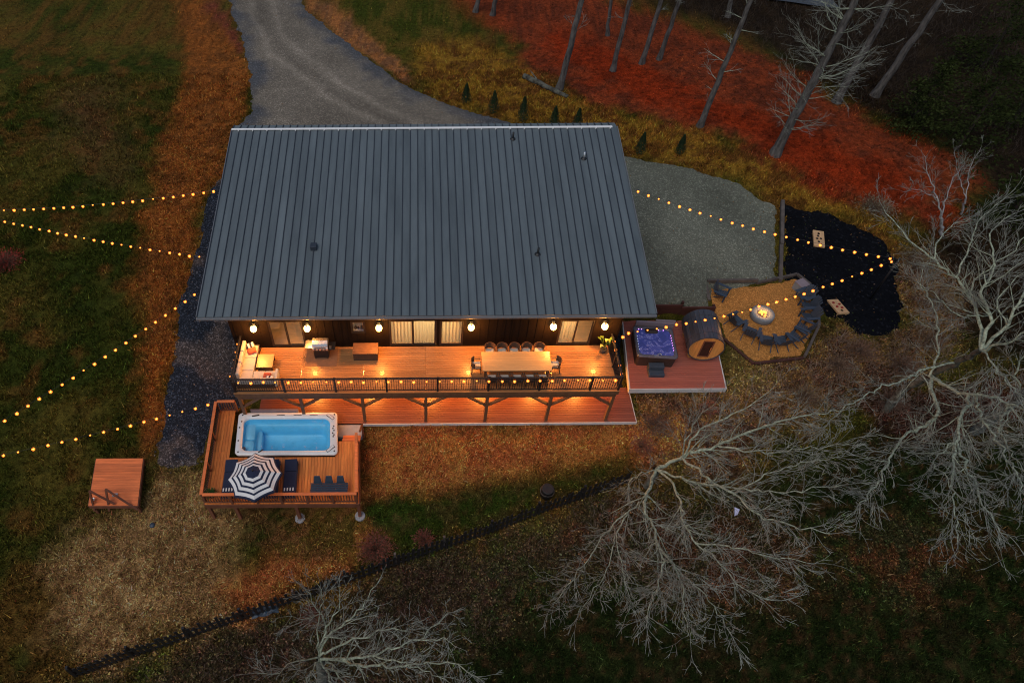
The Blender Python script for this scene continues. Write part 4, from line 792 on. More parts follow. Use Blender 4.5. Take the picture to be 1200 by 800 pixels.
# loungers
def lounger():
    r = empty('sun_lounger'); 
    box_part('cushion', MT['navyfab'], r, -.29,-.95,.27,.29,.35,.35,bevel=.03)
    MB().hexa([(-.29,.36,.27),(.29,.36,.27),(.29,.93,.4),(-.29,.93,.4),(-.29,.36,.35),(.29,.36,.35),(.29,.93,.48),(-.29,.93,.48)]).build('back_cushion', MT['navyfab'], r, bevel=.03)
    box_part('frame', MT['navy'], r, -.31,-.97,.2,.31,.93,.262)
    for x in (-.28,.24):
        for y in (-.9,.85): box_part('leg', MT['navy'], r, x,y,0,x+.05,y+.05,.2)
    for k in range(4): box_part('towel_stripe', MT['whitefab'], r, -.25+k*.13,-.66,.352,-.19+k*.13,-.50,.362)
    return r
lg = lounger()
for i,(x,lb) in enumerate(((.02,'navy sun lounger nearest the planted corner, half under striped parasol'),(1.98,'navy sun lounger mostly hidden beneath the striped parasol'),(2.82,'navy sun lounger in the open beside the striped parasol'))):
    o = lg if i == 0 else copy_tree(lg); o.location = (x,-3.62,PDZ); o.rotation_euler.z = R(3); tag(o,lb,'lounger','loungers on the cedar deck')
# slatted bench
bn = empty('slatted_bench', (4.68,-4.15,PDZ), 0, 'navy slatted three seat bench on the cedar deck', 'bench')
for k in range(5): box_part('seat_slat', MT['navy'], bn, -.85,-.36+k*.11,.36,.85,-.36+k*.11+.09,.39,world=False)
for k in range(3):
    x = -.55+k*.53; MB().hexa([(x-.2,.19,.38),(x+.2,.19,.38),(x+.2,.23,.38),(x-.2,.23,.38),(x-.13,.36,.8),(x+.13,.36,.8),(x+.13,.39,.8),(x-.13,.39,.8)]).build('backrest', MT['navy'], bn, world=False, bevel=.01)
for x in (-.8,-.02,.76):
    for y in (-.34,.14): box_part('leg', MT['navy'], bn, x,y,0,x+.05,y+.05,.358,world=False)
box_part('back_rail', MT['navy'], bn, -.85,.185-.02,.41,.85,.188,.48,world=False)
def leafy(name, parent, c, r, n, mat, hs=1.0, sz=.08):
    mb = MB()
    for _ in range(n):
        v = Vector((random.gauss(0,1),random.gauss(0,1),random.gauss(0,1))).normalized()*r*random.uniform(.3,1); v.z = abs(v.z)*hs
        p = Vector(c)+v; a = Vector((random.gauss(0,1),random.gauss(0,1),random.gauss(0,1))).normalized()*sz; b = v.normalized()*sz*1.6+Vector((0,0,.03))
        mb.quad(p-a*.5,p+b*.5-a*.2,p+b,p+a*.5)
    return mb.build(name, mat, parent)
pp = empty('potted_plant', (-.72,-4.35,PDZ), 0, 'small green potted plant in the cedar deck corner', 'plant')
MB().lathe([(.12,0),(.16,.26),(.14,.26),(.13,.22),(.001,.22)],(-.72,-4.35,PDZ),14).build('pot', MT['pot'], pp, True); leafy('foliage', pp, (-.72,-4.35,PDZ+.25), .26, 130, MT['leafgreen'])
# ---------------------------------------------------------------- raised deck furniture
Z2 = DZ+.003
sf = empty('corner_sofa', (.1,1.5,Z2), 0, 'cream L shaped corner sofa on the raised deck', 'sofa')
box_part('base', MT['brown'], sf, .1,.22,Z2+.06,1.92,.98,Z2+.22); box_part('base', MT['brown'], sf, .1,.985,Z2+.06,.85,2.62,Z2+.22)
for a in ((.12,.3,.83,1.0),(.12,1.01,.83,1.8),(.12,1.81,.83,2.6),(.84,.3,1.38,.98),(1.39,.3,1.9,.98)): box_part('seat_cushion', MT['cushion'], sf, a[0],a[1],Z2+.225,a[2],a[3],Z2+.42,bevel=.04)
for a in ((.09,.5,.27,1.22),(.09,1.23,.27,1.92),(.09,1.93,.27,2.62)): box_part('back_cushion', MT['cushion'], sf, a[0],a[1],Z2+.42,a[2],a[3],Z2+.78,bevel=.05)
for a in ((.29,.23,1.08,.38),(1.09,.23,1.9,.38)): box_part('back_cushion', MT['cushion'], sf, a[0],a[1],Z2+.422,a[2],a[3],Z2+.7,bevel=.05)
box_part('armrest', MT['cushion'], sf, 1.92,.24,Z2+.1,2.06,.98,Z2+.6,bevel=.04)
for n_,c,s,mt,lb in (('throw_pillow',(.58,2.15,Z2+.52),.44,'rust','rust throw pillow at the house end of the corner sofa'),('throw_pillow',(.45,2.45,Z2+.55),.4,'strp','dark striped throw pillow at the house end of the corner sofa'),('throw_pillow',(1.55,.62,Z2+.5),.42,'rust','rust throw pillow on the railing side of the corner sofa'),('throw_pillow',(1.68,.42,Z2+.52),.4,'strp','dark striped throw pillow on the railing side of the corner sofa')):
    prof = []
    mb = MB(); K = 8
    for i in range(K+1):
        for j in range(K+1):
            u,v = i/K*2-1,j/K*2-1; h = .10*((1-u**4)*(1-v**4))**.5
            for sg in (1,): mb.v.append((u*s/2*(1-.06*v*v),v*s/2*.75*(1-.06*u*u),h))
    for i in range(K):
        for j in range(K): mb.f.append((i*(K+1)+j,(i+1)*(K+1)+j,(i+1)*(K+1)+j+1,i*(K+1)+j+1)); mb.m.append((i//2)%2)
    nb_ = len(mb.v); mb.v += [(a,b,-c_*.6) for a,b,c_ in mb.v[:nb_]]
    for f_,q in list(zip(mb.f,mb.m)): mb.f.append(tuple(nb_+k for k in reversed(f_))); mb.m.append(q)
    o = mb.build(n_, MT['rust'] if mt == 'rust' else [MT['navyfab'],MT['whitefab']], None, True); o.location = c; o.rotation_euler = (R(18),R(-12),R(20 if c[0] < 1 else -12)); tag(o,lb,'pillow','throw pillows on the sofa')
ct = empty('coffee_table', (1.3,1.62,Z2), 0, 'low square wooden coffee table before the corner sofa', 'table')
for k in range(6): box_part('top_plank', MT['tabletop'], ct, -.39,-.41+k*.1375,.36,.39,-.41+(k+1)*.1375-.003,.40,world=False)
for x in (-.37,.31):
    for y in (-.39,.33): box_part('leg', MT['brown'], ct, x,y,0,x+.06,y+.06,.358,world=False)
box_part('shelf', MT['brown'], ct, -.34,-.36,.1,.34,.36,.13,world=False)
ln = empty('lantern', (.75,2.62,Z2), R(20), 'small dark lantern beside the sofa by the wall', 'lantern')
box_part('base', MT['black'], ln, -.1,-.1,0,.1,.1,.03,world=False); MB().lathe([(.14,.33),(.03,.42),(.001,.44)],(0,0,0),4).build('roof', MT['black'], ln, world=False)
for x in (-.085,.075):
    for y in (-.085,.075): box_part('bar', MT['black'], ln, x,y,.03,x+.01,y+.01,.335,world=False)
# grill
gr = empty('gas_grill', (4.0,2.3,Z2), 0, 'stainless gas grill with open side shelf against the house wall', 'grill')
box_part('cabinet', MT['black'], gr, -.36,-.28,.12,.36,.26,.78,world=False,bevel=.01)
box_part('control_panel', MT['steel'], gr, -.38,-.34,.70,.38,-.285,.86,world=False,bevel=.01)
for k in range(4): MB().tube([(-.25+k*.165,-.345,.78),(-.25+k*.165,-.38,.78)],.03,10).build('knob', MT['black'], gr, world=False)
mb = MB(); pts = [(-.3,.80),(-.3,.95),(-.22,1.08),(-.05,1.14),(.14,1.1),(.25,.95),(.25,.80)]
for (a,b),(c,d) in zip(pts,pts[1:]): mb.quad((-.37,a,b),(.37,a,b),(.37,c,d),(-.37,c,d))
for sx in (-.37,.37): mb.f.append(tuple(len(mb.v)+k for k in range(7))); mb.m.append(0); mb.v += [(sx,a,b) for a,b in pts]
lid = mb.build('lid', MT['steel'], gr, world=False); MB().tube([(-.28,-.36,.92),(.28,-.36,.92)],.016,8).build('handle', MT['black'], lid, world=False)
box_part('side_shelf', MT['steel'], gr, -.75,-.26,.8,-.385,.24,.83,world=False,bevel=.008); box_part('side_shelf', MT['black'], gr, .385,-.26,.66,.7,.24,.69,world=False)
for x in (-.33,.27):
    for y in (-.25,.2): MB().tube([(x,y+.02,.06),(x+.04,y+.02,.06)],.06,12).build('wheel', MT['black'], gr, world=False)
MB().box(.42,-.2,.692,.52,-.05,.75).build('tool', MT['steel'], gr, world=False)
mat_ = MB().box(3.2,1.55,Z2-.001,4.75,2.72,Z2+.008).build('grill_mat', surf('grill_mat_brown',(.2,.1,.05),.8,.2,8), None); tag(mat_,'brown rectangular mat beneath the gas grill','mat')
gr.location.z += .008
bx = empty('storage_bench', (6.18,2.22,Z2), 0, 'dark wooden storage box by the house wall', 'storage box')
box_part('body', MT['brown'], bx, -.6,-.33,.0,.6,.33,.52,world=False,bevel=.01)
for k in range(5): MB().box(-.62,-.35+k*.14,.522,.62,-.35+(k+1)*.14-.004,.56).build('lid_plank', MT['post'], bx, world=False)
# dining set
dt = empty('dining_table', (13.5,1.2,Z2), 0, 'long pale wooden dining table on the raised deck', 'table')
for k in range(8): box_part('top_plank', MT['tabletop'], dt, -1.65,-.58+k*.145,.72,1.65,-.58+(k+1)*.145-.003,.765,world=False)
for x in (-1.55,1.43):
    for y in (-.5,.38): box_part('leg', MT['post'], dt, x,y,0,x+.12,y+.12,.718,world=False)
box_part('apron', MT['post'], dt, -1.45,-.45,.62,1.45,.45,.715,world=False)
def dchair():
    r = empty('dining_chair')
    box_part('seat', MT['brown'], r, -.23,-.24,.42,.23,.22,.46,bevel=.015)
    mb = MB(); K = 10; pr_ = []
    for i in range(K+1):
        a = R(200+140*i/K); pr_.append((.27*math.cos(a),.27*math.sin(a)+.0))
    for i in range(K):
        (xa,ya),(xb,yb) = pr_[i],pr_[i+1]
        mb.hexa([(xa,ya,.5),(xa*.93,ya*.93,.5),(xb*.93,yb*.93,.5),(xb,yb,.5),(xa*1.1,ya*1.1,.86),(xa*1.02,ya*1.02,.86),(xb*1.02,yb*1.02,.86),(xb*1.1,yb*1.1,.86)])
    mb.build('backrest', MT['brown'], r)
    for s in (-1,1):
        MB().bar((s*.25,-.08,.66),(s*.25,.2,.64),.05,.03).build('armrest', MT['brown'], r)
        for y in (-.2,.19): MB().tube([(s*.2,y,.42),(s*.23,y*1.15,0)],.018,6).build('leg', MT['black'], r)
    box_part('seat_cushion', MT['cushion'], r, -.2,-.2,.462,.2,.2,.50,bevel=.02)
    return r
dc = dchair(); first = True; ordn = ['first','second','third','fourth','fifth']
spots = []
for k in range(5): spots.append((13.5-1.2+k*.6,2.02,180,'wicker dining chair on the wall side of the long table, %s from the grill end' % ordn[k]))
for k in range(5): spots.append((13.5-1.2+k*.6,.38,0,'wicker dining chair on the railing side of the long table, %s from the grill end' % ordn[k]))
spots += [(11.6,1.2,-90,'wicker dining chair at the grill end of the long table'),(15.4,1.2,90,'wicker dining chair at the plant end of the long table')]
for x,y,a,lb in spots:
    o = dc if first else copy_tree(dc); first = False; o.location = (x,y,Z2); o.rotation_euler.z = R(a+random.uniform(-4,4)); tag(o,lb,'chair','dining chairs round the long table')
pl = empty('potted_plant', (18.0,2.35,Z2), 0, 'tall broad leaved potted plant at the end of the raised deck', 'plant')
MB().lathe([(.13,0),(.18,.3),(.15,.3),(.14,.25),(.001,.25)],(18,2.35,Z2),16).build('pot', MT['pot'], pl, True)
mb = MB(); 
for k in range(12):
    a = random.uniform(0,6.28); h = random.uniform(.5,1.1); r_ = random.uniform(.1,.3); b = Vector((18,2.35,Z2+.25)); e = b+Vector((math.cos(a)*r_,math.sin(a)*r_,h)); MB()
    s_ = Vector((-math.sin(a),math.cos(a),0))*.09; mid = b.lerp(e,.6); tip = e+Vector((math.cos(a)*.18,math.sin(a)*.18,-.05))
    mb.quad(mid,e-s_,tip,e+s_); mb.bar(b,mid,.012,.012)
mb.build('leaves', surf('big_leaf',(.05,.10,.015),.5,.25,5), pl)
# ---------------------------------------------------------------- hot tub, sauna
ht = empty('hot_tub', (21.35,4.05,TZ), R(-5), 'dark square hot tub with violet blue lit water', 'hot tub')
idf = lambda x,y: (x,y)
def tr_(h,r,z): return ring(-h,-h,h,h,r,z,idf,4)
loop_mesh([tr_(.98,.12,0),tr_(1.02,.14,.78)],close_last=False).build('cabinet', MT['tubcab'], ht, world=False)
loop_mesh([tr_(1.05,.16,.76),tr_(1.06,.18,.84),tr_(1.02,.18,.87),tr_(.92,.2,.87),tr_(.89,.2,.8),tr_(.89,.2,.7)],close_last=False).build('rim', MT['tubrim'], ht, True, world=False)
loop_mesh([tr_(.89,.2,.72),tr_(.8,.22,.5),tr_(.55,.2,.46),tr_(.5,.2,.05)]).build('shell', MT['navy'], ht, True, world=False)
wm2, t, p = nodes('tub_water'); N = t.nodes; L = t.links
tc = N.new('ShaderNodeTexCoord'); n1 = N.new('ShaderNodeTexNoise'); n1.inputs['Scale'].default_value = 1.6; n1.inputs['Detail'].default_value = 4; n1.inputs['Distortion'].default_value = 2.2; L.new(tc.outputs['Object'], n1.inputs['Vector'])
cr = N.new('ShaderNodeValToRGB'); e = cr.color_ramp.elements; e[0].position = .40; e[0].color = (.035,.045,.19,1); e[1].position = .62; e[1].color = (.05,.06,.24,1)
k = e.new(.50); k.color = (.05,.06,.26,1); k = e.new(.515); k.color = (.28,.28,.5,1); k = e.new(.53); k.color = (.06,.07,.28,1)
L.new(n1.outputs['Fac'], cr.inputs[0]); L.new(cr.outputs[0], p.inputs['Base Color']); p.inputs['Roughness'].default_value = .12; L.new(cr.outputs[0], p.inputs['Emission Color']); p.inputs['Emission Strength'].default_value = .25
bp = N.new('ShaderNodeBump'); bp.inputs['Strength'].default_value = .4; bp.inputs['Distance'].default_value = .03; n3 = N.new('ShaderNodeTexNoise'); n3.inputs['Scale'].default_value = 9; L.new(tc.outputs['Object'], n3.inputs['Vector']); L.new(n3.outputs['Fac'], bp.inputs['Height']); L.new(bp.outputs[0], p.inputs['Normal'])
loop_mesh([tr_(.892,.2,.79)]).build('water', wm2, ht, world=False)
for k in range(7):
    MB().ball((.9,-.5+k*.17,.83),.024,8,5).build('rim_light', MT['led'], ht, world=False)
    if k < 6: MB().ball((-.9,-.55+k*.18,.83),.02,8,5).build('rim_light', MT['ledw'], ht, world=False)
for x in (-.75,-.6,-.35,.3,.55): MB().ball((x,.86,.84),.025,8,5).build('rim_light', MT['led'], ht, world=False)
sbox('head_rest', MT['tubcab'], -.42,.62,.76,.25,.92,.9,.1,ht,idf)
for c in list(ht.children):
    if c.name.startswith('head_rest'): c.data.transform(Matrix.Translation(origin(ht)))
MB().tube([(.0,-.9,.9),(.12,-.84,.92),(.2,-.9,.9)],.03,6).build('handle', MT['steel'], ht, world=False)
box_part('control_panel', MT['steel'], ht, -.2,-1.0,.872,.06,-.93,.885,world=False)
cb = empty('tub_cover', (21.6,5.15,TZ), R(-5), 'folded greyish hot tub cover hanging behind the tub', 'cover')
box_part('cover_half', MT['cover'], cb, -1.05,.03,.15,1.0,.13,1.12,world=False,bevel=.02); box_part('cover_half', MT['cover'], cb, .0,.14,.15,1.05,.24,1.17,world=False,bevel=.02)
st = empty('tub_steps', (21.25,2.68,TZ), R(-3), 'navy plastic two tread steps against the hot tub', 'steps')
box_part('tread', MT['navy'], st, -.4,-.36,.0,.4,-.02,.22,world=False,bevel=.02); box_part('tread', MT['navy'], st, -.4,-.01,.0,.4,.3,.45,world=False,bevel=.02)
sa = empty('barrel_sauna', (23.9,4.35,TZ), R(-5), 'barrel sauna with dark shingled shell and cedar end wall', 'sauna')
SR = .93; SLn = 1.0; NS = 26
for k in range(NS):
    a0,a1 = 2*math.pi*k/NS+.006,2*math.pi*(k+1)/NS-.006; cz = SR+.12
    def q(a,r,y): return (r*math.cos(a),y,cz+r*math.sin(a))
    yb = SLn; ya = -SLn+random.uniform(-.006,.006)
    MB().hexa([q(a0,SR-.045,ya),q(a1,SR-.045,ya),q(a1,SR-.045,yb),q(a0,SR-.045,yb),q(a0,SR,ya),q(a1,SR,ya),q(a1,SR,yb),q(a0,SR,yb)]).build('stave', MT['sauna'], sa, world=False)
def disc(y, th, nm):
    nbd = 12
    for k in range(nbd):
        x0,x1 = -SR+.05+k*(2*SR-.1)/nbd+.003,-SR+.05+(k+1)*(2*SR-.1)/nbd-.003
        if nm == 'front_board' and -.30 < (x0+x1)/2 < .30: lo_only = True
        else: lo_only = False
        hh = lambda x: math.sqrt(max(.001,(SR-.05)**2-x*x))
        h0,h1 = hh(x0),hh(x1); cz = SR+.12
        if lo_only:
            MB().hexa([(x0,y,cz+.62),(x1,y,cz+.62),(x1,y+th,cz+.62),(x0,y+th,cz+.62),(x0,y,cz+h0),(x1,y,cz+h1),(x1,y+th,cz+h1),(x0,y+th,cz+h0)]).build(nm, MT['saunawood'], sa, world=False)
            MB().hexa([(x0,y,cz-h0),(x1,y,cz-h1),(x1,y+th,cz-h1),(x0,y+th,cz-h0),(x0,y,cz-.66),(x1,y,cz-.66),(x1,y+th,cz-.66),(x0,y+th,cz-.66)]).build(nm, MT['saunawood'], sa, world=False)
        else: MB().hexa([(x0,y,cz-h0),(x1,y,cz-h1),(x1,y+th,cz-h1),(x0,y+th,cz-h0),(x0,y,cz+h0),(x1,y,cz+h1),(x1,y+th,cz+h1),(x0,y+th,cz+h0)]).build(nm, MT['saunawood'], sa, world=False)
disc(-SLn+.03,.04,'front_board'); disc(SLn-.1,.04,'back_board')
dr = MB(); dr.box(-.29,-SLn+.02,.4,-.23,-SLn+.06,1.66); dr.box(.23,-SLn+.02,.4,.29,-SLn+.06,1.66); dr.box(-.229,-SLn+.02,1.6,.229,-SLn+.06,1.66); dr.box(-.229,-SLn+.02,.4,.229,-SLn+.06,.46)
dr = dr.build('door', MT['stain'], sa, world=False); box_part('pane', surf('bronze_glass',(.03,.015,.01),.08,.1,2), dr, -.228,-SLn+.035,.461,.228,-SLn+.045,1.599,world=False)
MB().tube([(.2,-SLn-.03,.9),(.2,-SLn-.03,1.2)],.015,6).build('handle', MT['saunawood'], dr, world=False)
for y in (-.75,.7): MB().hexa([(-.6,y,0),(.6,y,0),(.6,y+.09,0),(-.6,y+.09,0),(-.7,y,.22),(.7,y,.22),(.7,y+.09,.22),(-.7,y+.09,.22)]).build('cradle', MT['saunawood'], sa, world=False)
for y in (-.6,.6):
    mb = MB(); pts = [( (SR+.006)*math.cos(2*math.pi*k/40),y,SR+.12+(SR+.006)*math.sin(2*math.pi*k/40)) for k in range(41)]; mb.tube(pts,.008,4,False).build('hoop', MT['black'], sa, world=False)
# ---------------------------------------------------------------- fire pit ring
FX,FY = 27.9,6.25; fz = g1(FX,FY)+.02
fp = empty('fire_pit', (FX,FY,fz), 0, 'round grey fire pit burning in the middle of the gravel', 'fire pit')
MB().lathe([(.58,0),(.62,.04),(.62,.34),(.60,.37),(.36,.37),(.34,.35),(.34,.2),(.001,.2)],(0,0,0),36).build('ring', MT['pit'], fp, True, world=False)
mb = MB(); 
for k in range(40):
    a = random.uniform(0,6.28); r_ = random.uniform(0,.3); mb.ball((r_*math.cos(a),r_*math.sin(a),.24),random.uniform(.03,.06),6,4)
mb.build('embers', MT['ash'], fp, world=False, kind='stuff')
for k in range(9):
    a = random.uniform(0,6.28); r_ = random.uniform(0,.2); h = random.uniform(.1,.28); x,y = r_*math.cos(a),r_*math.sin(a)
    MB().lathe([(.02,.24),(.07,.27),(.055,.24+h*.5),(.02,.24+h*.85),(.002,.24+h)],(x,y,0),7).build('flame', MT['flame'], fp, True, world=False)
lamp('fire_light', (FX,FY,fz+.65), 22, fp, .15, (1,.5,.18))
def adirondack():
    r = empty('adirondack_chair')
    for k in range(5): MB().hexa([(-.27,.25-k*.105,.36-k*.022),(.27,.25-k*.105,.36-k*.022),(.27,.34-k*.105,.38-k*.022),(-.27,.34-k*.105,.38-k*.022),(-.27,.25-k*.105,.38-k*.022),(.27,.25-k*.105,.38-k*.022),(.27,.34-k*.105,.40-k*.022),(-.27,.34-k*.105,.40-k*.022)]).build('seat_slat', MT['navy'], r)
    for k in range(5):
        x = (k-2)*.105; top = .98-.035*abs(k-2)**1.6; f = 1.25
        MB().hexa([(x-.045,-.2,.25),(x+.045,-.2,.25),(x+.045,-.225,.25),(x-.045,-.225,.25),(x*f-.05,-.44,top),(x*f+.05,-.44,top),(x*f+.05,-.465,top),(x*f-.05,-.465,top)]).build('back_slat', MT['navy'], r)
    for s in (-1,1):
        MB().hexa([(s*.37-.075,-.34,.56),(s*.37+.075,-.34,.56),(s*.37+.085,.4,.56),(s*.37-.085,.4,.56),(s*.37-.075,-.34,.585),(s*.37+.075,-.34,.585),(s*.37+.085,.4,.585),(s*.37-.085,.4,.585)]).build('armrest', MT['navy'], r)
        box_part('leg', MT['navy'], r, s*.33-.02,.27,0,s*.33+.02,.36,.56)
        MB().hexa([(s*.3-.02,-.5,0),(s*.3+.02,-.5,0),(s*.3+.02,-.38,0),(s*.3-.02,-.38,0),(s*.3-.02,.2,.3),(s*.3+.02,.2,.3),(s*.3+.02,.32,.37),(s*.3-.02,.32,.37)]).build('leg', MT['navy'], r)
    return r
ac = adirondack(); first = True
cs = [(25.95,7.75,'alone in the back corner of the gravel behind the sauna'),(26.25,5.75,'right beside the barrel sauna'),(26.8,4.92,'second along the curve from the barrel sauna'),(27.5,4.35,'third along the curve from the barrel sauna'),(28.3,4.3,'fourth along the curve, facing the fire from the lawn side'),(29.15,4.6,'fifth along the curve from the barrel sauna'),(29.78,5.2,'sixth along the curve from the barrel sauna'),(30.35,6.0,'seventh along the curve from the barrel sauna'),(30.6,6.8,'eighth along the curve, third from the grey side box'),(30.65,7.5,'next but one to the grey side box')]
for x,y,lb in cs:
    o = ac if first else copy_tree(ac); first = False; o.location = (x,y,g1(x,y)+.025); a = math.atan2(FY-y,FX-x)-math.pi/2; o.rotation_euler.z = a+R(random.uniform(-12,12)); tag(o,'navy slatted fire pit chair '+lb,'chair','chairs round the fire pit')
sb = empty('side_box', (30.75,8.35,g1(30.75,8.35)+.02), R(25), 'grey lidded side box at the end of the chair curve', 'box')
box_part('body', MT['pit'], sb, -.28,-.28,0,.28,.28,.5,world=False,bevel=.02); box_part('lid', MT['cover'], sb, -.3,-.3,.502,.3,.3,.56,world=False,bevel=.015)
# timber edging
te = empty('timber_edging', (28,6,.7), 0, 'dark timber edging framing the fire pit gravel', 'edging')
fe = [(25.45,8.72),(28.4,8.76),(31.0,9.45),(31.45,8.6),(31.25,6.7),(30.85,5.55),(29.35,3.5),(26.6,3.15),(25.45,5.0)]
for i,(a,b) in enumerate(zip(fe,fe[1:])):
    a,b = Vector(a),Vector(b); n = max(1,int((b-a).length/2.0))
    for k in range(n):
        p,q_ = a.lerp(b,k/n),a.lerp(b,(k+1)/n-.004); zz = max(g1(p.x,p.y),g1(q_.x,q_.y))
        MB().bar((p.x,p.y,zz+.03+.002*(i%2)),(q_.x,q_.y,zz+.03+.002*(i%2)),.14,.24).build('timber', MT['timber'] if i not in (6,7) else MT['darkwood'], te, bevel=.012)
MB().bar((25.2,7.3,1.0),(25.35,8.6,1.0),.19,.3).build('timber', MT['timber'], te, bevel=.012)
tm = empty('timber_divider', (31,12,1.1), 0, 'weathered timber divider between gravel pad and black mulch', 'edging')
for a,b in (((29.85,8.95),(30.75,11.7)),((30.8,11.75),(31.95,15.4))):
    zz = max(g1(*a),g1(*b)); MB().bar((*a,g1(*a)+.1),(*b,g1(*b)+.1),.2,.24).build('timber', MT['timber'], tm, bevel=.012)
# bean bag boards
def cornhole(x, y, rz, mt, lb, bags):
    r = empty('bean_bag_board', (x,y,g1(x,y)+.03), rz, lb, 'game board', 'bean bag boards on the mulch')
    mb = MB(); n = 16; hy = .38; hr = .075; W2,L2 = .31,.61
    def zt(y_): return .09+(y_+L2)/(2*L2)*.2
    ringp = [(hr*math.cos(2*math.pi*k/n),hy+hr*math.sin(2*math.pi*k/n)) for k in range(n)]
    edge = []
    for k in range(n):
        a = 2*math.pi*k/n; c,s_ = math.cos(a),math.sin(a); t_ = 1e9
        if c > 1e-6: t_ = min(t_,W2/c)
        if c < -1e-6: t_ = min(t_,-W2/c)
        if s_ > 1e-6: t_ = min(t_,(L2-hy)/s_)
        if s_ < -1e-6: t_ = min(t_,(-L2-hy)/s_)
        edge.append((c*t_,hy+s_*t_))
    # corners snapped
    for cx_,cy_ in ((W2,L2),(-W2,L2),(-W2,-L2),(W2,-L2)):
        k = min(range(n), key=lambda i: (edge[i][0]-cx_)**2+(edge[i][1]-cy_)**2); edge[k] = (cx_,cy_)
    for k in range(n):
        a,b = ringp[k],ringp[(k+1)%n]; c,d = edge[(k+1)%n],edge[k]
        mb.quad((*a,zt(a[1])),(*d,zt(d[1])),(*c,zt(c[1])),(*b,zt(b[1])))
    mb.build('top', MT['board'], r, world=False)
    sk = MB()
    for xs in (-W2,W2-.02): sk.hexa([(xs,-L2,0),(xs+.02,-L2,0),(xs+.02,L2,.18),(xs,L2,.18),(xs,-L2,zt(-L2)-.003),(xs+.02,-L2,zt(-L2)-.003),(xs+.02,L2,zt(L2)-.003),(xs,L2,zt(L2)-.003)])
    sk.box(-W2+.021,-L2,0,W2-.021,-L2+.02,zt(-L2)-.006); sk.box(-W2+.021,L2-.02,.16,W2-.021,L2,zt(L2)-.006); sk.build('frame', MT['board'], r, world=False)
    for xs in (-.28,.24): box_part('leg', MT['board'], r, xs,.5,0,xs+.04,.54,.2,world=False)
    M_ = Matrix.Translation(r.location) @ Matrix.Rotation(rz,4,'Z')
    for k,(bx_,by_) in enumerate(bags):
        o = MB().lathe([(.001,0),(.07,.0),(.085,.02),(.07,.045),(.001,.05)],(0,0,0),4).build('bean_bag', MT[mt], None, True); o.location = M_ @ Vector((bx_,by_,zt(by_)+.003)); o.rotation_euler = (R(9),0,rz+R(45+k*31))
        tag(o,('black' if mt == 'bagblack' else 'red')+' bean bag on the pale board, '+('nearest its hole','second from its hole','third from its hole','nearest its low end')[k if mt == 'bagblack' else 3-k],'bean bag','%s bean bags' % ('black' if mt == 'bagblack' else 'red'))
cornhole(33.15,12.15,R(-14),'bagblack','pale wooden bean bag board with black bags',[(-.05,.17),(-.12,-.05),(.1,-.02),(-.03,-.28)])
cornhole(32.35,6.85,R(184),'bagred','pale wooden bean bag board with red bags',[(.12,-.3),(-.13,-.15),(.1,.05),(-.12,.16)])
# string light pole
PX,PY = 34.46,7.47; pz = g1(PX,PY)
po = MB().tube([(PX,PY,pz-.1),(PX,PY,4.05)],[.06,.045],10).build('light_pole', MT['black'], None, True); tag(po,'black pole holding the string lights over the mulch bed','pole')
lp2 = MB().tube([(-18.85,12.7,g1(-18.85,12.7)-.1),(-18.85,12.7,3.7)],.06,10).build('light_pole', MT['black'], None, True); tag(lp2,'black pole at the far side of the lawn','pole')
lp3 = MB().tube([(-12.25,-3.5,g1(-12.25,-3.5)-.1),(-12.25,-3.5,2.65)],.06,10).build('light_pole', MT['black'], None, True); tag(lp3,'short black pole on the lawn past the platform','pole')
# string lights
amb0 = MB().ball((0,0,-.075),.072,10,7,1.1).mesh('bulb_halo'); amb0.materials.append(MT['amber']); amb0.polygons.foreach_set('use_smooth',[True]*len(amb0.polygons))  # bulb glass drawn oversized so its glow reads as the halo
bulb0 = MB().ball((0,0,-.07),.024,8,6,1.1).mesh('bulb'); bulb0.materials.append(MT['bulb']); bulb0.polygons.foreach_set('use_smooth',[True]*len(bulb0.polygons))
sock0 = MB().lathe([(.02,0),(.022,.05),(.001,.05)],(0,0,0),6).mesh('socket'); sock0.materials.append(MT['black'])
def string(path, n, sag, label, jit=.02, sc=1.0, group='warm string lights'):
    pts = [Vector(p) for p in path]
    r = empty('string_lights', pts[0], 0, label, 'string lights', group)
    cum = [0]
    for a,b in zip(pts,pts[1:]): cum.append(cum[-1]+(b-a).length)
    def ev(t):
        s = t*cum[-1]; i = 0
        while i < len(cum)-2 and s > cum[i+1]: i += 1
        u = (s-cum[i])/(cum[i+1]-cum[i]); p = pts[i].lerp(pts[i+1],u)
        sg = sag if len(pts) == 2 else sag
        return p-Vector((0,0,4*sg*(t*(1-t) if len(pts) == 2 else u*(1-u))))
    K = max(n*2,20); MB().tube([ev(k/K) for k in range(K+1)],.008,4,False).build('cable', MT['black'], r)
    for k in range(n):
        t = (k+.5)/n; p = ev(t)-pts[0]
        b = bpy.data.objects.new('bulb', amb0); col.objects.link(b); b.parent = r; fi = bpy.data.objects.new('filament', bulb0); col.objects.link(fi); fi.parent = b; s = sc*random.choice((1,1,1.1,.9,.62)); b.scale = (s,s,s); b.location = p+Vector((random.uniform(-jit,jit),random.uniform(-jit,jit),-.0))
        q = bpy.data.objects.new('socket', sock0); col.objects.link(q); q.parent = r; q.location = b.location
    return r
string(STR['S1'], 27, .35, 'string lights over the lawn, farthest from the pool, rising to the roof')
string(STR['S2'], 28, .3, 'string lights over the lawn, second line from the driveway')
string(STR['S3'], 23, .25, 'string lights slanting over the lawn from the roof eave corner')
string(STR['S4'], 19, .2, 'string lights over the lawn running from the pool deck corner')
string(STR['S5'], 24, .45, 'string lights over the gravel pad to the black pole')
string(STR['S6'], 30, .06, 'string lights from the black pole over fire pit and hot tub')
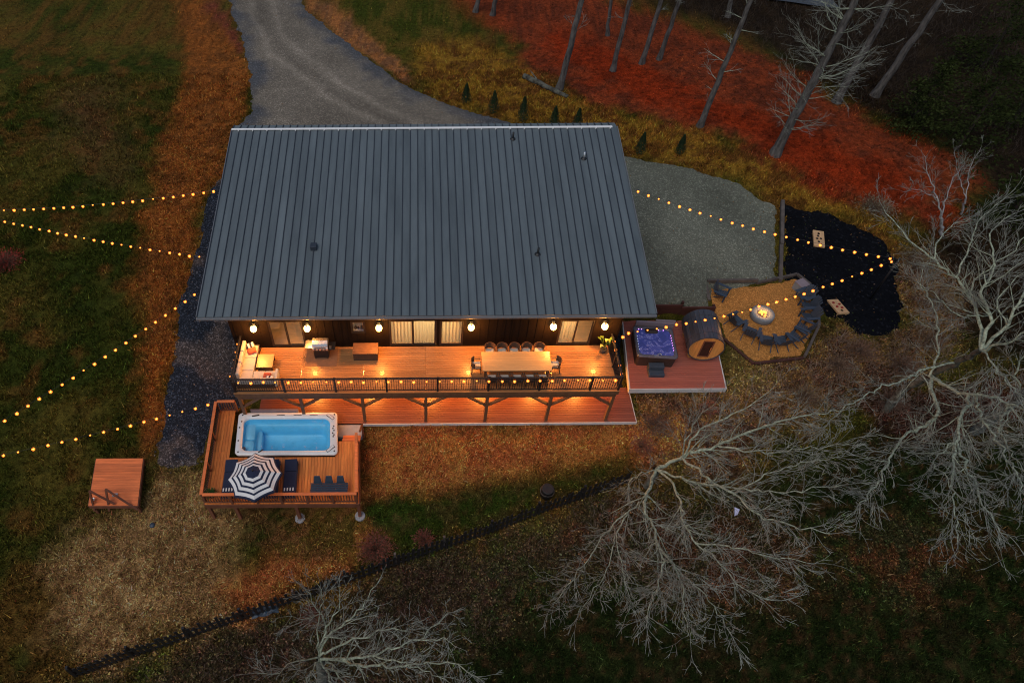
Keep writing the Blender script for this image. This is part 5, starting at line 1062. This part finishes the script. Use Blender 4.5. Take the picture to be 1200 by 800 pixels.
string([(.05,-.06,DZ+.93),(DW-.05,-.06,DZ+.93)], 31, 0.0, 'string lights along the front railing of the raised deck', .03)
string([(DW+.02,2.5,DZ+1.0),(DW+.02,.05,DZ+.95)], 5, .03, 'string lights on the end railing facing the hot tub')
string([(-.05,2.5,DZ+.97),(-.05,.05,DZ+.95)], 5, .03, 'string lights on the end railing behind the corner sofa', sc=.7)
# ---------------------------------------------------------------- platform, fence, yard things
plz = .0
def qx(x, y): return (x+(-.16)*(y+4.45), y)
pf = empty('wooden_platform', (-5.7,-3.3,-.8), 0, 'square orange wooden platform standing alone on the lawn', 'platform')
for k in range(17):
    a,b = -4.5+k*.147,-4.5+(k+1)*.147-.006; c = [qx(-6.62,a),qx(-4.33,a),qx(-4.33,b),qx(-6.62,b)]
    MB().hexa([(u,v,plz-.035) for u,v in c]+[(u,v,plz+random.uniform(-.004,.004)) for u,v in c]).build('board', MT['cedarx'], pf)
for a,b in (((-6.62,-4.52),(-4.33,-4.52)),((-4.31,-4.5),(-4.31,-2.02)),((-6.64,-4.5),(-6.64,-2.02))): MB().bar((*qx(*a),-.14),(*qx(*b),-.14),.04,.2).build('rim_joist', MT['stain'], pf)
for x in (-6.5,-4.45):
    for y in (-4.4,-2.15): u,v = qx(x,y); box_part('post', MT['stain'], pf, u-.06,v-.06,g1(u,v)-.1,u+.06,v+.06,-.04)
for xa,xe,ze in ((-6.52,-5.4,.02),(-5.85,-4.42,-.15)):
    pass
for a,b,c in (((-6.45,-4.56,-.4),(-6.3,-4.22,.9),(-5.37,-4.46,.06)),((-5.75,-4.57,-.4),(-5.58,-4.14,.9),(-4.36,-4.62,-.2))):
    MB().bar(a,b,.08,.08,(0,1,0)).build('rail_post', MT['stain'], pf); MB().bar(b,c,.09,.07).build('hand_rail', MT['stain'], pf)
cup = MB().lathe([(.06,0),(.08,.16),(.07,.16),(.055,.02),(.001,.02)],(0,0,0),12).build('bucket', MT['steel'], None, True); cup.location = (-6.42,-4.25,plz+.005); tag(cup,'small metal bucket on the corner of the platform','bucket')
dsh = MB().box(-.12,-.08,0,.12,.08,.06).build('tool_box', MT['concrete'], None, bevel=.01); dsh.location = (-5.5,-3.98,plz+.005); tag(dsh,'small grey box lying on the platform boards','box')
rk = MB().ball((0,0,.05),.14,9,6,.6).build('dark_bag', MT['navy'], None, True); rk.location = (-3.78,-5.05,g1(-3.78,-5.05)); tag(rk,'small dark blue bag on the straw by the platform','bag')
# picket fence
fa,fb = Vector((-5.75,-11.35)),Vector((18.95,-3.0)); fl = (fb-fa).length; fd = (fb-fa).normalized(); fn = Vector((-fd.y,fd.x)); ang = math.atan2(fd.y,fd.x)
fence = empty('picket_fence', (fa.x,fa.y,g1(fa.x,fa.y)), 0, 'long black picket fence crossing the slope below the house', 'fence')
pk = MB().prism([(-.06,-.012),(.06,-.012),(.06,.012),(-.06,.012)],.06,1.18).mesh('picket'); pk.materials.append(MT['fence'] if 'fence' in MT else MT['black'])
npk = 112; o0 = origin(fence)
for i in range(npk):
    p = fa+fd*(fl*i/(npk-1)); o = bpy.data.objects.new('picket', pk); col.objects.link(o); o.parent = fence
    o.location = Vector((p.x,p.y,g1(p.x,p.y)+random.uniform(-.03,.03)))-o0; o.rotation_euler = (R(random.uniform(-3,3)),R(random.uniform(-2.5,2.5)),ang); o.scale.z = random.uniform(.96,1.05)
ns = 11
for i in range(ns):
    p,q = fa+fd*(fl*i/ns)+fn*.035,fa+fd*(fl*(i+1)/ns)+fn*.035
    for h in (.22,.72): MB().bar((p.x,p.y,g1(p.x,p.y)+h),(q.x,q.y,g1(q.x,q.y)+h),.04,.08).build('rail', MT['black'], fence)
    r_ = p+fn*.08; MB().box(r_.x-.05,r_.y-.05,g1(r_.x,r_.y)-.1,r_.x+.05,r_.y+.05,g1(r_.x,r_.y)+1.15).build('fence_post', MT['timber'] if i in (4,6,7) else MT['black'], fence)
# barrel
bz = g1(14.94,-3.6); br = empty('black_drum', (14.94,-3.6,bz), 0, 'black round drum standing by the picket fence', 'drum')
MB().lathe([(.26,0),(.3,.05),(.3,.3),(.31,.32),(.3,.34),(.3,.62),(.31,.64),(.28,.66)],(14.94,-3.6,bz),20).build('body', MT['black'], br, True)
MB().lathe([(.28,.655),(.2,.66),(.001,.64)],(14.94,-3.6,bz),20).build('lid', MT['bagblack'], br, True)
mb = MB(); mb.tube([(14.94+.33*math.cos(a/3),-3.6+.33*math.sin(a/3),bz+.45+.03*math.sin(a)) for a in range(20)],.018,5).build('hose', MT['timber'], br)
# shrubs of dry red stems
def shrub(x, y, r, n, c, lb, zsq=.8, stems=True):
    z = g1(x,y); s = empty('dry_shrub', (x,y,z), 0, lb, 'shrub')
    mat = surf('dry_leaf',c,.9,.5,8)
    mb = MB()
    for _ in range(n//5):
        a = random.uniform(0,6.28); e = r*math.sqrt(random.random()); h = r*zsq*math.sqrt(max(.05,1-(e/r)**2))*random.uniform(.6,1.05)
        mb.tube([(x,y,z),(x+math.cos(a)*e*.5,y+math.sin(a)*e*.5,z+h*.6),(x+math.cos(a)*e,y+math.sin(a)*e,z+h)],[.012,.008,.004],3,False)
    mb.build('stems', MT['stem'], s)
    mb = MB()
    for _ in range(n):
        v = Vector((random.gauss(0,1),random.gauss(0,1),abs(random.gauss(0,1)))).normalized()*r*random.uniform(.35,1.05)*(.8+.4*float(vn(random.random()*9,0))); v.z *= zsq
        p = Vector((x,y,z+.04))+v; a = Vector((random.gauss(0,1),random.gauss(0,1),random.gauss(0,1))).normalized()*.05; b = v.normalized()*.09+Vector((random.gauss(0,.03),random.gauss(0,.03),random.gauss(0,.03)))
        mb.tri(p-a*.5,p+a*.5,p+b)
    mb.build('dry_leaves', mat, s); return s
MT['stem'] = surf('dry_stem',(.14,.08,.05),.9,.3,6)
shrub(6.74,-6.1,.85,1500,(.24,.07,.045),'rounded dry reddish shrub by the fence below the pool deck')
shrub(9.0,-5.65,.5,600,(.2,.06,.04),'small dry reddish shrub against the picket fence')
shrub(-15.4,10.2,.95,1300,(.32,.035,.02),'bright red shrub on the lawn at the picture edge')
shrub(3.9,-8.9,.55,500,(.14,.04,.025),'dark red shrub just below the fence')
shrub(19.9,-1.3,.6,600,(.26,.09,.05),'dry orange tuft beyond the lower deck corner')
shrub(23.6,.6,.5,450,(.28,.1,.06),'dry orange shrub in front of the tub deck')
for i,(x,y,r,n,c,lb) in enumerate(((20.8,-.2,.8,700,(.12,.07,.05),'dull brown brush between lower deck and bare tree'),(31.2,3.2,1.0,900,(.2,.13,.08),'tan brush just below the fire pit timbers'),(32.6,4.0,1.1,1000,(.22,.12,.07),'tan brush between chairs and black mulch'),(34.6,3.2,1.1,1000,(.17,.09,.05),'brown brush below the black mulch bed'),(36.6,4.6,1.0,800,(.16,.1,.05),'brown brush at the lower corner of the mulch'),(38.4,7.5,1.3,1200,(.2,.13,.045),'golden brush beside the string light pole'),(38.3,10.2,1.2,1100,(.16,.12,.05),'olive brush at the far end of the mulch'),(28.9,1.4,.9,800,(.18,.13,.07),'pale brush beneath the bare tree limbs'),(37.5,14.6,1.2,1100,(.2,.17,.1),'pale olive bush at the edge of the red clearing'),(33.2,1.2,1.1,900,(.15,.08,.05),'brown brush among the fallen limbs'))): shrub(x,y,r,n,c,lb,.5)
# tarp scrap, plastic scrap, log
tp = MB(); random.seed(9)
K = 10; base_ = [(1.85,-8.95)]
for i in range(K+1):
    for j in range(5):
        x = 1.3+i*.12+random.uniform(-.04,.04); y = -9.05+i*.028+j*.09+random.uniform(-.03,.03); tp.v.append((x,y,g1(x,y)+.06+random.uniform(0,.09)))
for i in range(K):
    for j in range(4): tp.f.append((i*5+j,(i+1)*5+j,(i+1)*5+j+1,i*5+j+1)); tp.m.append(0)
o = tp.build('crumpled_tarp', surf('tarp_blue',(.03,.05,.075),.5,.4,5), None); tag(o,'crumpled blue grey tarp below the picket fence','tarp')
o = MB().hexa([(23.98,-4.5,-1.4),(24.2,-4.4,-1.45),(24.25,-4.3,-1.4),(24.05,-4.35,-1.35),(24.0,-4.48,-1.36),(24.16,-4.4,-1.3),(24.3,-4.2,-1.25),(24.06,-4.1,-1.2)]).build('plastic_scrap', surf('plastic',(.6,.6,.8),.5,.1,5), None); o.location.z = g1(24.1,-4.4)+1.45; tag(o,'small white plastic scrap caught under the bare branches','scrap')
def path_tube(pts, rad, n=10, j=.03):
    return MB().tube(pts, rad, n)
lgz = lambda x,y: g1(x,y)
pts = [(16.7+2.9*t+random.uniform(-.04,.04),28.9-3.0*t+random.uniform(-.04,.04),g1(16.7+2.9*t,28.9-3.0*t)+.16) for t in np.linspace(0,1,9)]
lo = empty('fallen_log', pts[0], 0, 'fallen log lying beside the trunk at the clearing edge', 'log'); MB().tube(pts,[.2,.21,.19,.2,.18,.17,.18,.15,.13],10).build('stem', MT['bark'], lo, True); MB().tube([(17.6,28.1,g1(17.6,28.1)+.3),(17.2,28.9,g1(17.2,28.9)+.55)],[.06,.03],6).build('branch_stub', MT['bark'], lo)
# ---------------------------------------------------------------- trees
class TB:
    """collects tapered branch tubes as numpy-friendly lists"""
    def __init__(s): s.m = MB()
    def add(s, pts, rads, n): s.m.tube(pts, rads, n, False)
def resample(P, st, jit, rg):
    P = [Vector(p) for p in P]; out = []
    for i in range(len(P)-1):
        p0 = P[max(i-1,0)]; p1 = P[i]; p2 = P[i+1]; p3 = P[min(i+2,len(P)-1)]; n = max(1,int((p2-p1).length/st))
        for k in range(n):
            t = k/n; q = .5*((2*p1)+(p2-p0)*t+(2*p0-5*p1+4*p2-p3)*t*t+(3*p1-p0-3*p2+p3)*t**3)
            if i or k: q = q+Vector((rg.gauss(0,jit),rg.gauss(0,jit),rg.gauss(0,jit)))
            out.append(q)
    out.append(P[-1]); return out
def rvec(rg): return Vector((rg.gauss(0,1),rg.gauss(0,1),rg.gauss(0,1))).normalized()
def branch(tb, tw, p, d, ln, r, depth, rg, up=.05, dens=1.0):
    n = max(3,int(ln/.28)); pts = [p]; q = p.copy(); d = d.normalized(); dirs = [d]
    for k in range(n):
        d = (d+rvec(rg)*.21+Vector((0,0,up))).normalized(); q = q+d*(ln/n); pts.append(q.copy()); dirs.append(d)
    rads = [max(.0055,r*(1-.8*k/n)) for k in range(n+1)]
    (tb if r > .02 else tw).add(pts, rads, 5 if r > .04 else 4 if r > .02 else 3)
    if depth <= 0: return
    nk = max(2,int(ln*3.2*dens))
    for k in range(nk):
        t = rg.uniform(.2,1); i = min(n-1,int(t*n)); b = pts[i].lerp(pts[i+1],t*n-i)
        s = dirs[i].cross(rvec(rg)).normalized(); nd = (dirs[i]*rg.uniform(.8,1.3)+s*rg.uniform(.4,.8)).normalized()
        l2 = ln*rg.uniform(.35,.65)*(1.15-.5*t)
        if l2 < .12: continue
        branch(tb, tw, b, nd, l2, max(.007,rads[i]*.6), depth-1, rg, up, dens)
def limb_tree(name, key, label, mat_t, mat_b, seed, dens=1.0, blen=1.0, depth=2, up=.03, group='bare trees'):
    rg = random.Random(seed); Ls = LIMBS[key]; root = Ls[0][2][0]
    t = empty(name, root, 0, label, 'tree', group); tk = TB(); tb = TB(); tw = TB()
    for j,(r0,r1,P) in enumerate(Ls):
        if j: r0,r1 = r0*.52,r1*.45
        else: r0,r1 = r0*.8,r1*.75
        if j == 0:
            P = [tuple(Vector(P[0])-Vector((0,0,.25)))]+list(P[1:])
        pts = resample(P,.26,.045 if j else .03,rg); n = len(pts); rads = [r0+(r1-r0)*k/(n-1) for k in range(n)]
        if j == 0: rads[0] = r0*1.35
        (tk if r0 > .13 and j == 0 else tb).add(pts, rads, 10 if j == 0 else 7 if r0 > .1 else 6)
        if j == 0: continue
        tot = sum((pts[k+1]-pts[k]).length for k in range(n-1)); nk = int(tot*7.0*dens)
        for k in range(nk):
            u = rg.uniform(.12,1)**.8; i = min(n-2,int(u*(n-1))); d = (pts[i+1]-pts[i]).normalized(); s = d.cross(rvec(rg)).normalized()
            nd = d*rg.uniform(.4,1.2)+s*rg.uniform(.45,1.0)
            branch(tb, tw, pts[i], nd, blen*rg.uniform(.5,1.5)*(1.1-.4*u), max(.008,min(.028,rads[i]*rg.uniform(.3,.6))), depth, rg, up, 1.0)
        branch(tb, tw, pts[-1], pts[-1]-pts[-2], .9*blen, r1, depth, rg, up)
    tk.m.build('trunk', mat_t, t, True); tb.m.build('limbs', mat_b, t, True); tw.m.build('crown', MT['twig'], t); return t
limb_tree('bare_tree','fan','bare lichen covered tree fanning its limbs low beyond the fence end',MT['bark'],MT['lichen'],1,.9,1.25)
#limb_tree('bare_sapling','sap','small bare sapling below the fence, in front of the fanning tree',MT['bark'],MT['lichen'],2,.5,.7,2)
limb_tree('bare_tree','big','tallest bare lichen covered tree standing beyond the black mulch bed',MT['bark'],MT['lichen'],3,.75,1.35)
limb_tree('bare_tree','edge','bare tree with a smooth grey green trunk at the picture edge',surf('teal_bark',(.09,.105,.095),.9,.3,3,bump=.3),MT['lichen'],4,.7,1.1)
limb_tree('bare_tree','low','bare grey tree below the black fence, cut by the bottom of the picture',MT['bark'],MT['lichen'],5,.9,.95)
limb_tree('bare_sapling','white1','pale branching sapling at the end of the red clearing',MT['pale'],MT['pale'],6,.9,.9)
limb_tree('bare_sapling','white2','thin pale sapling behind the paler forked one in the clearing',MT['pale'],MT['pale'],7,.8,.8)
tl = ['straight grey trunk standing beside the fallen log','slim grey trunk second from the fallen log','slim grey trunk third from the fallen log','slim grey trunk fourth from the fallen log, darker base','thin dark leaning trunk at the near edge of the red clearing','tall grey trunk with many pale side branches over the clearing','thick grey trunk behind the branchy one at the clearing edge','thickest grey trunk next to the dark evergreens','its foot just showing at the top, nearest the green bank','its foot just showing at the top, second from the green bank','slim trunk far back between the clearing trunks','far dark trunk near the pond']
for i,(b,ux_,uy_,r,h) in enumerate(TRUNKS):
    rg = random.Random(40+i); hh = 15 if i < 8 else 11
    t = empty('forest_tree', b, 0, 'tree with '+tl[i], 'tree', 'trees round the red clearing'); tk = TB(); tb = TB(); tw = TB()
    pts = []; n = 22
    for k in range(n+1):
        z = hh*k/n; pts.append(Vector((b[0]+ux_*z+rg.gauss(0,.03)*min(1,k),b[1]+uy_*z+rg.gauss(0,.03)*min(1,k),b[2]-.12+z)))
    rads = [r*(1.5 if k == 0 else 1.08 if k == 1 else 1)*(1-.6*k/n) for k in range(n+1)]
    tk.add(pts, rads, 12)
    for k in range(2 if i != 5 else 3, n):
        cnt = {4:1,5:4}.get(i, 1 if k > 5 else 0)
        for _ in range(cnt):
            a = rg.uniform(0,6.28); ln = (rg.uniform(1.2,3.2) if i == 5 else rg.uniform(.6,2.0)); branch(tb, tw, pts[k], Vector((math.cos(a),math.sin(a),.25)), ln, min(.03,rads[k]*.2), 2, rg, .04, 1.0)
    a = Vector((0,0,1))
    for _ in range(6): branch(tb, tw, pts[-1], Vector((rg.gauss(0,.5),rg.gauss(0,.5),1)), 3, rads[-1]*.6, 2, rg, .05, .6)
    tk.m.build('trunk', MT['trunkg'] if 'trunkg' in MT else MT['bark'], t, True); tb.m.build('limbs', MT['lichen'] if i in (4,5) else MT['bark'], t, True, kind='stuff'); tw.m.build('crown', MT['twig'], t, kind='stuff')
# young arborvitae
ncone = ['first from the driveway end','second from the driveway end','third from the driveway end','fourth, half hidden by the roof ridge','fifth, half hidden by the roof ridge','standing just past the roof corner','last of the row beside the gravel pad']
am = surf('arborvitae_leaf',(.025,.06,.018),.8,.5,5,rand=.1)
for i,(x,y,z) in enumerate(CONES):
    rg = random.Random(60+i); h = rg.uniform(1.35,1.85); rr_ = h*rg.uniform(.24,.3)
    z = g1(x,y); t = empty('young_arborvitae', (x,y,z), 0, 'small dark green conical evergreen '+ncone[i], 'evergreen', 'row of young evergreens on the bank')
    MB().tube([(x,y,z-.05),(x,y,z+h*.8)],[.03,.01],6).build('trunk', MT['bark'], t)
    mb = MB()
    for _ in range(1100):
        u = rg.random()**.8; r_ = rr_*(1-u)**.75*min(1,u*7+.45)*rg.uniform(.55,1.1); a = rg.uniform(0,6.28); p = Vector((x+r_*math.cos(a),y+r_*math.sin(a),z+.05+u*h)); s = rg.uniform(.03,.07)
        d = Vector((math.cos(a)*.35,math.sin(a)*.35,1)).normalized()*s*1.8; sd_ = Vector((-math.sin(a),math.cos(a),rg.gauss(0,.3))).normalized()*s*.6
        mb.quad(p-sd_*.4,p+d*.5-sd_,p+d,p+d*.5+sd_)
    mb.build('crown', am, t)
# dark evergreens at the edge of the woods
em = surf('evergreen_needle',(.011,.019,.005),.9,.6,1.2,rand=.1,c2=(.03,.04,.011),spec=.05)
elab = ['broad dark evergreen behind the end of the red clearing','dark evergreen beside the thick grey trunks','rounded dark evergreen above the tall bare tree','dark evergreen at the picture edge beyond the clearing','farthest dark evergreen near the water']
for i,(x,y,z) in enumerate(EVER):
    rg = random.Random(80+i); h = (6.5,5.0,4.2,7,7)[i]; rr_ = (3.4,2.2,2.4,3.2,3.4)[i]
    t = empty('evergreen_tree', (x,y,z), 0, elab[i], 'evergreen', 'dark evergreens at the wood edge')
    MB().tube([(x,y,z-.2),(x,y,z+h*.8)],[.16,.02],8).build('trunk', MT['tubcab'], t)
    mb = MB()
    for wv in range(70):
        u = (wv+rg.random())/70; L_ = rr_*(1-u)**.7*rg.uniform(.7,1.15); a = rg.uniform(0,6.28); d = Vector((math.cos(a),math.sin(a),.15-.25*(1-u))); b0 = Vector((x,y,z+.4+u*(h-.4)))
        for _ in range(int(90*(.35+.65*(1-u)))):
            s = rg.random()**.6; p = b0+d*L_*s+Vector((rg.gauss(0,.22),rg.gauss(0,.22),rg.gauss(0,.14)))*(.5+s); q = rg.uniform(.06,.15)
            e1 = (d+rvec(rg)*.7).normalized()*q*1.8; e2 = rvec(rg)*q*.55; mb.quad(p-e2*.4,p+e1*.5-e2,p+e1,p+e1*.5+e2)
    mb.build('crown', em, t)
# pond and lane beyond the trees
def blob(name, cx, cy, rx, ry, mat, lb, z=None, seed=0):
    n = 40; rg = random.Random(seed); pts = []
    for k in range(n):
        a = 2*math.pi*k/n; f = .8+.4*float(fbm(np.array(math.cos(a)*1.5+seed),np.array(math.sin(a)*1.5),1,3)); pts.append((cx+rx*f*math.cos(a),cy+ry*f*math.sin(a)))
    zz = max(g1(*p) for p in pts)*0+ (sum(g1(*p) for p in pts)/n+.12 if z is None else z)
    mb = MB(); mb.v = [(a,b,zz) for a,b in pts]; mb.f = [tuple(range(n))]; mb.m = [0]; o = mb.build(name, mat, None); tag(o,lb,None,kind='structure'); return o

#blob('pond', 52.4,35.0,1.5,1.0,pm,'still pond water glimpsed through the trees',seed=4)
lane = MB(); K = 13
for k in range(K+1):
    x = 33+k*1.0; y = 45.6-.16*(k-4)-.004*k*k
    lane.v += [(x,y-2.0,g1(x,y-2.0)+.2),(x,y+2.2,g1(x,y+2.2)+.2)]
for k in range(K): lane.f.append((2*k,2*k+2,2*k+3,2*k+1)); lane.m.append(0)
o = lane.build('lane', surf('lane_asphalt',(.05,.06,.075),.7,.2,1.5), None); tag(o,'grey lane passing behind the trees','lane',kind='structure')
# undergrowth of fine brush
def brush(name, n, xr, yr, dens, label, hh, mat, seed):
    rg = random.Random(seed); mb = MB(); xs = np.array([rg.uniform(*xr) for _ in range(n)]); ys = np.array([rg.uniform(*yr) for _ in range(n)]); dd = dens(xs,ys); zs = gz(xs,ys)
    for x,y,z,d in zip(xs,ys,zs,dd):
        if rg.random() > d: continue
        h = hh*rg.uniform(.4,1.2); a = rg.uniform(0,6.28); e = Vector((x+math.cos(a)*h*.7,y+math.sin(a)*h*.7,z+h)); m_ = Vector((x,y,z)).lerp(e,.5)+rvec(rg)*h*.12; w_ = rvec(rg)*.012
        mb.quad(Vector((x,y,z))-w_,Vector((x,y,z))+w_,m_+w_*.8,m_-w_*.8); mb.tri(m_-w_*.8,m_+w_*.8,e)
        e2 = m_+(rvec(rg)*h*.4+Vector((0,0,h*.25))); mb.tri(m_-w_*.6,m_+w_*.6,e2)
    o = mb.build(name, mat, None); tag(o,label,None,kind='stuff')
bm_ = surf('brush_stem',(.16,.10,.07),.95,.4,.6,c2=(.24,.18,.13))
brush('undergrowth', 36000, (17,45), (-10,14), lambda x,y: smooth01(.4-np.minimum(sdist(ZP['scrub'],x,y),np.minimum(sdist(ZP['redlitter'],x,y)+.3,sdist(ZP['redlitter3'],x,y)))/1.5)*(sdist(POLY['mulch'],x,y) > .0)*(sdist(POLY['fire'],x,y) > .2)*((y < 1.3)|(x > 25.5)), 'tangled dry undergrowth beneath the bare trees', .55, bm_, 11)
brush('wood_undergrowth', 9000, (20,64), (20,46), lambda x,y: smooth01(.4-sdist(ZP['woods'],x,y)/2)*.9, 'dark undergrowth at the edge of the woods', .8, surf('dark_brush',(.05,.035,.025),.95,.4,.6), 12)
brush('fence_undergrowth', 12000, (-6,20), (-13,-2), lambda x,y: (smooth01(.5-sdist(ZP['belowfence'],x,y)/1.5))*.7, 'dry stems growing below the picket fence', .35, surf('fence_brush',(.1,.065,.045),.95,.4,.6), 13)
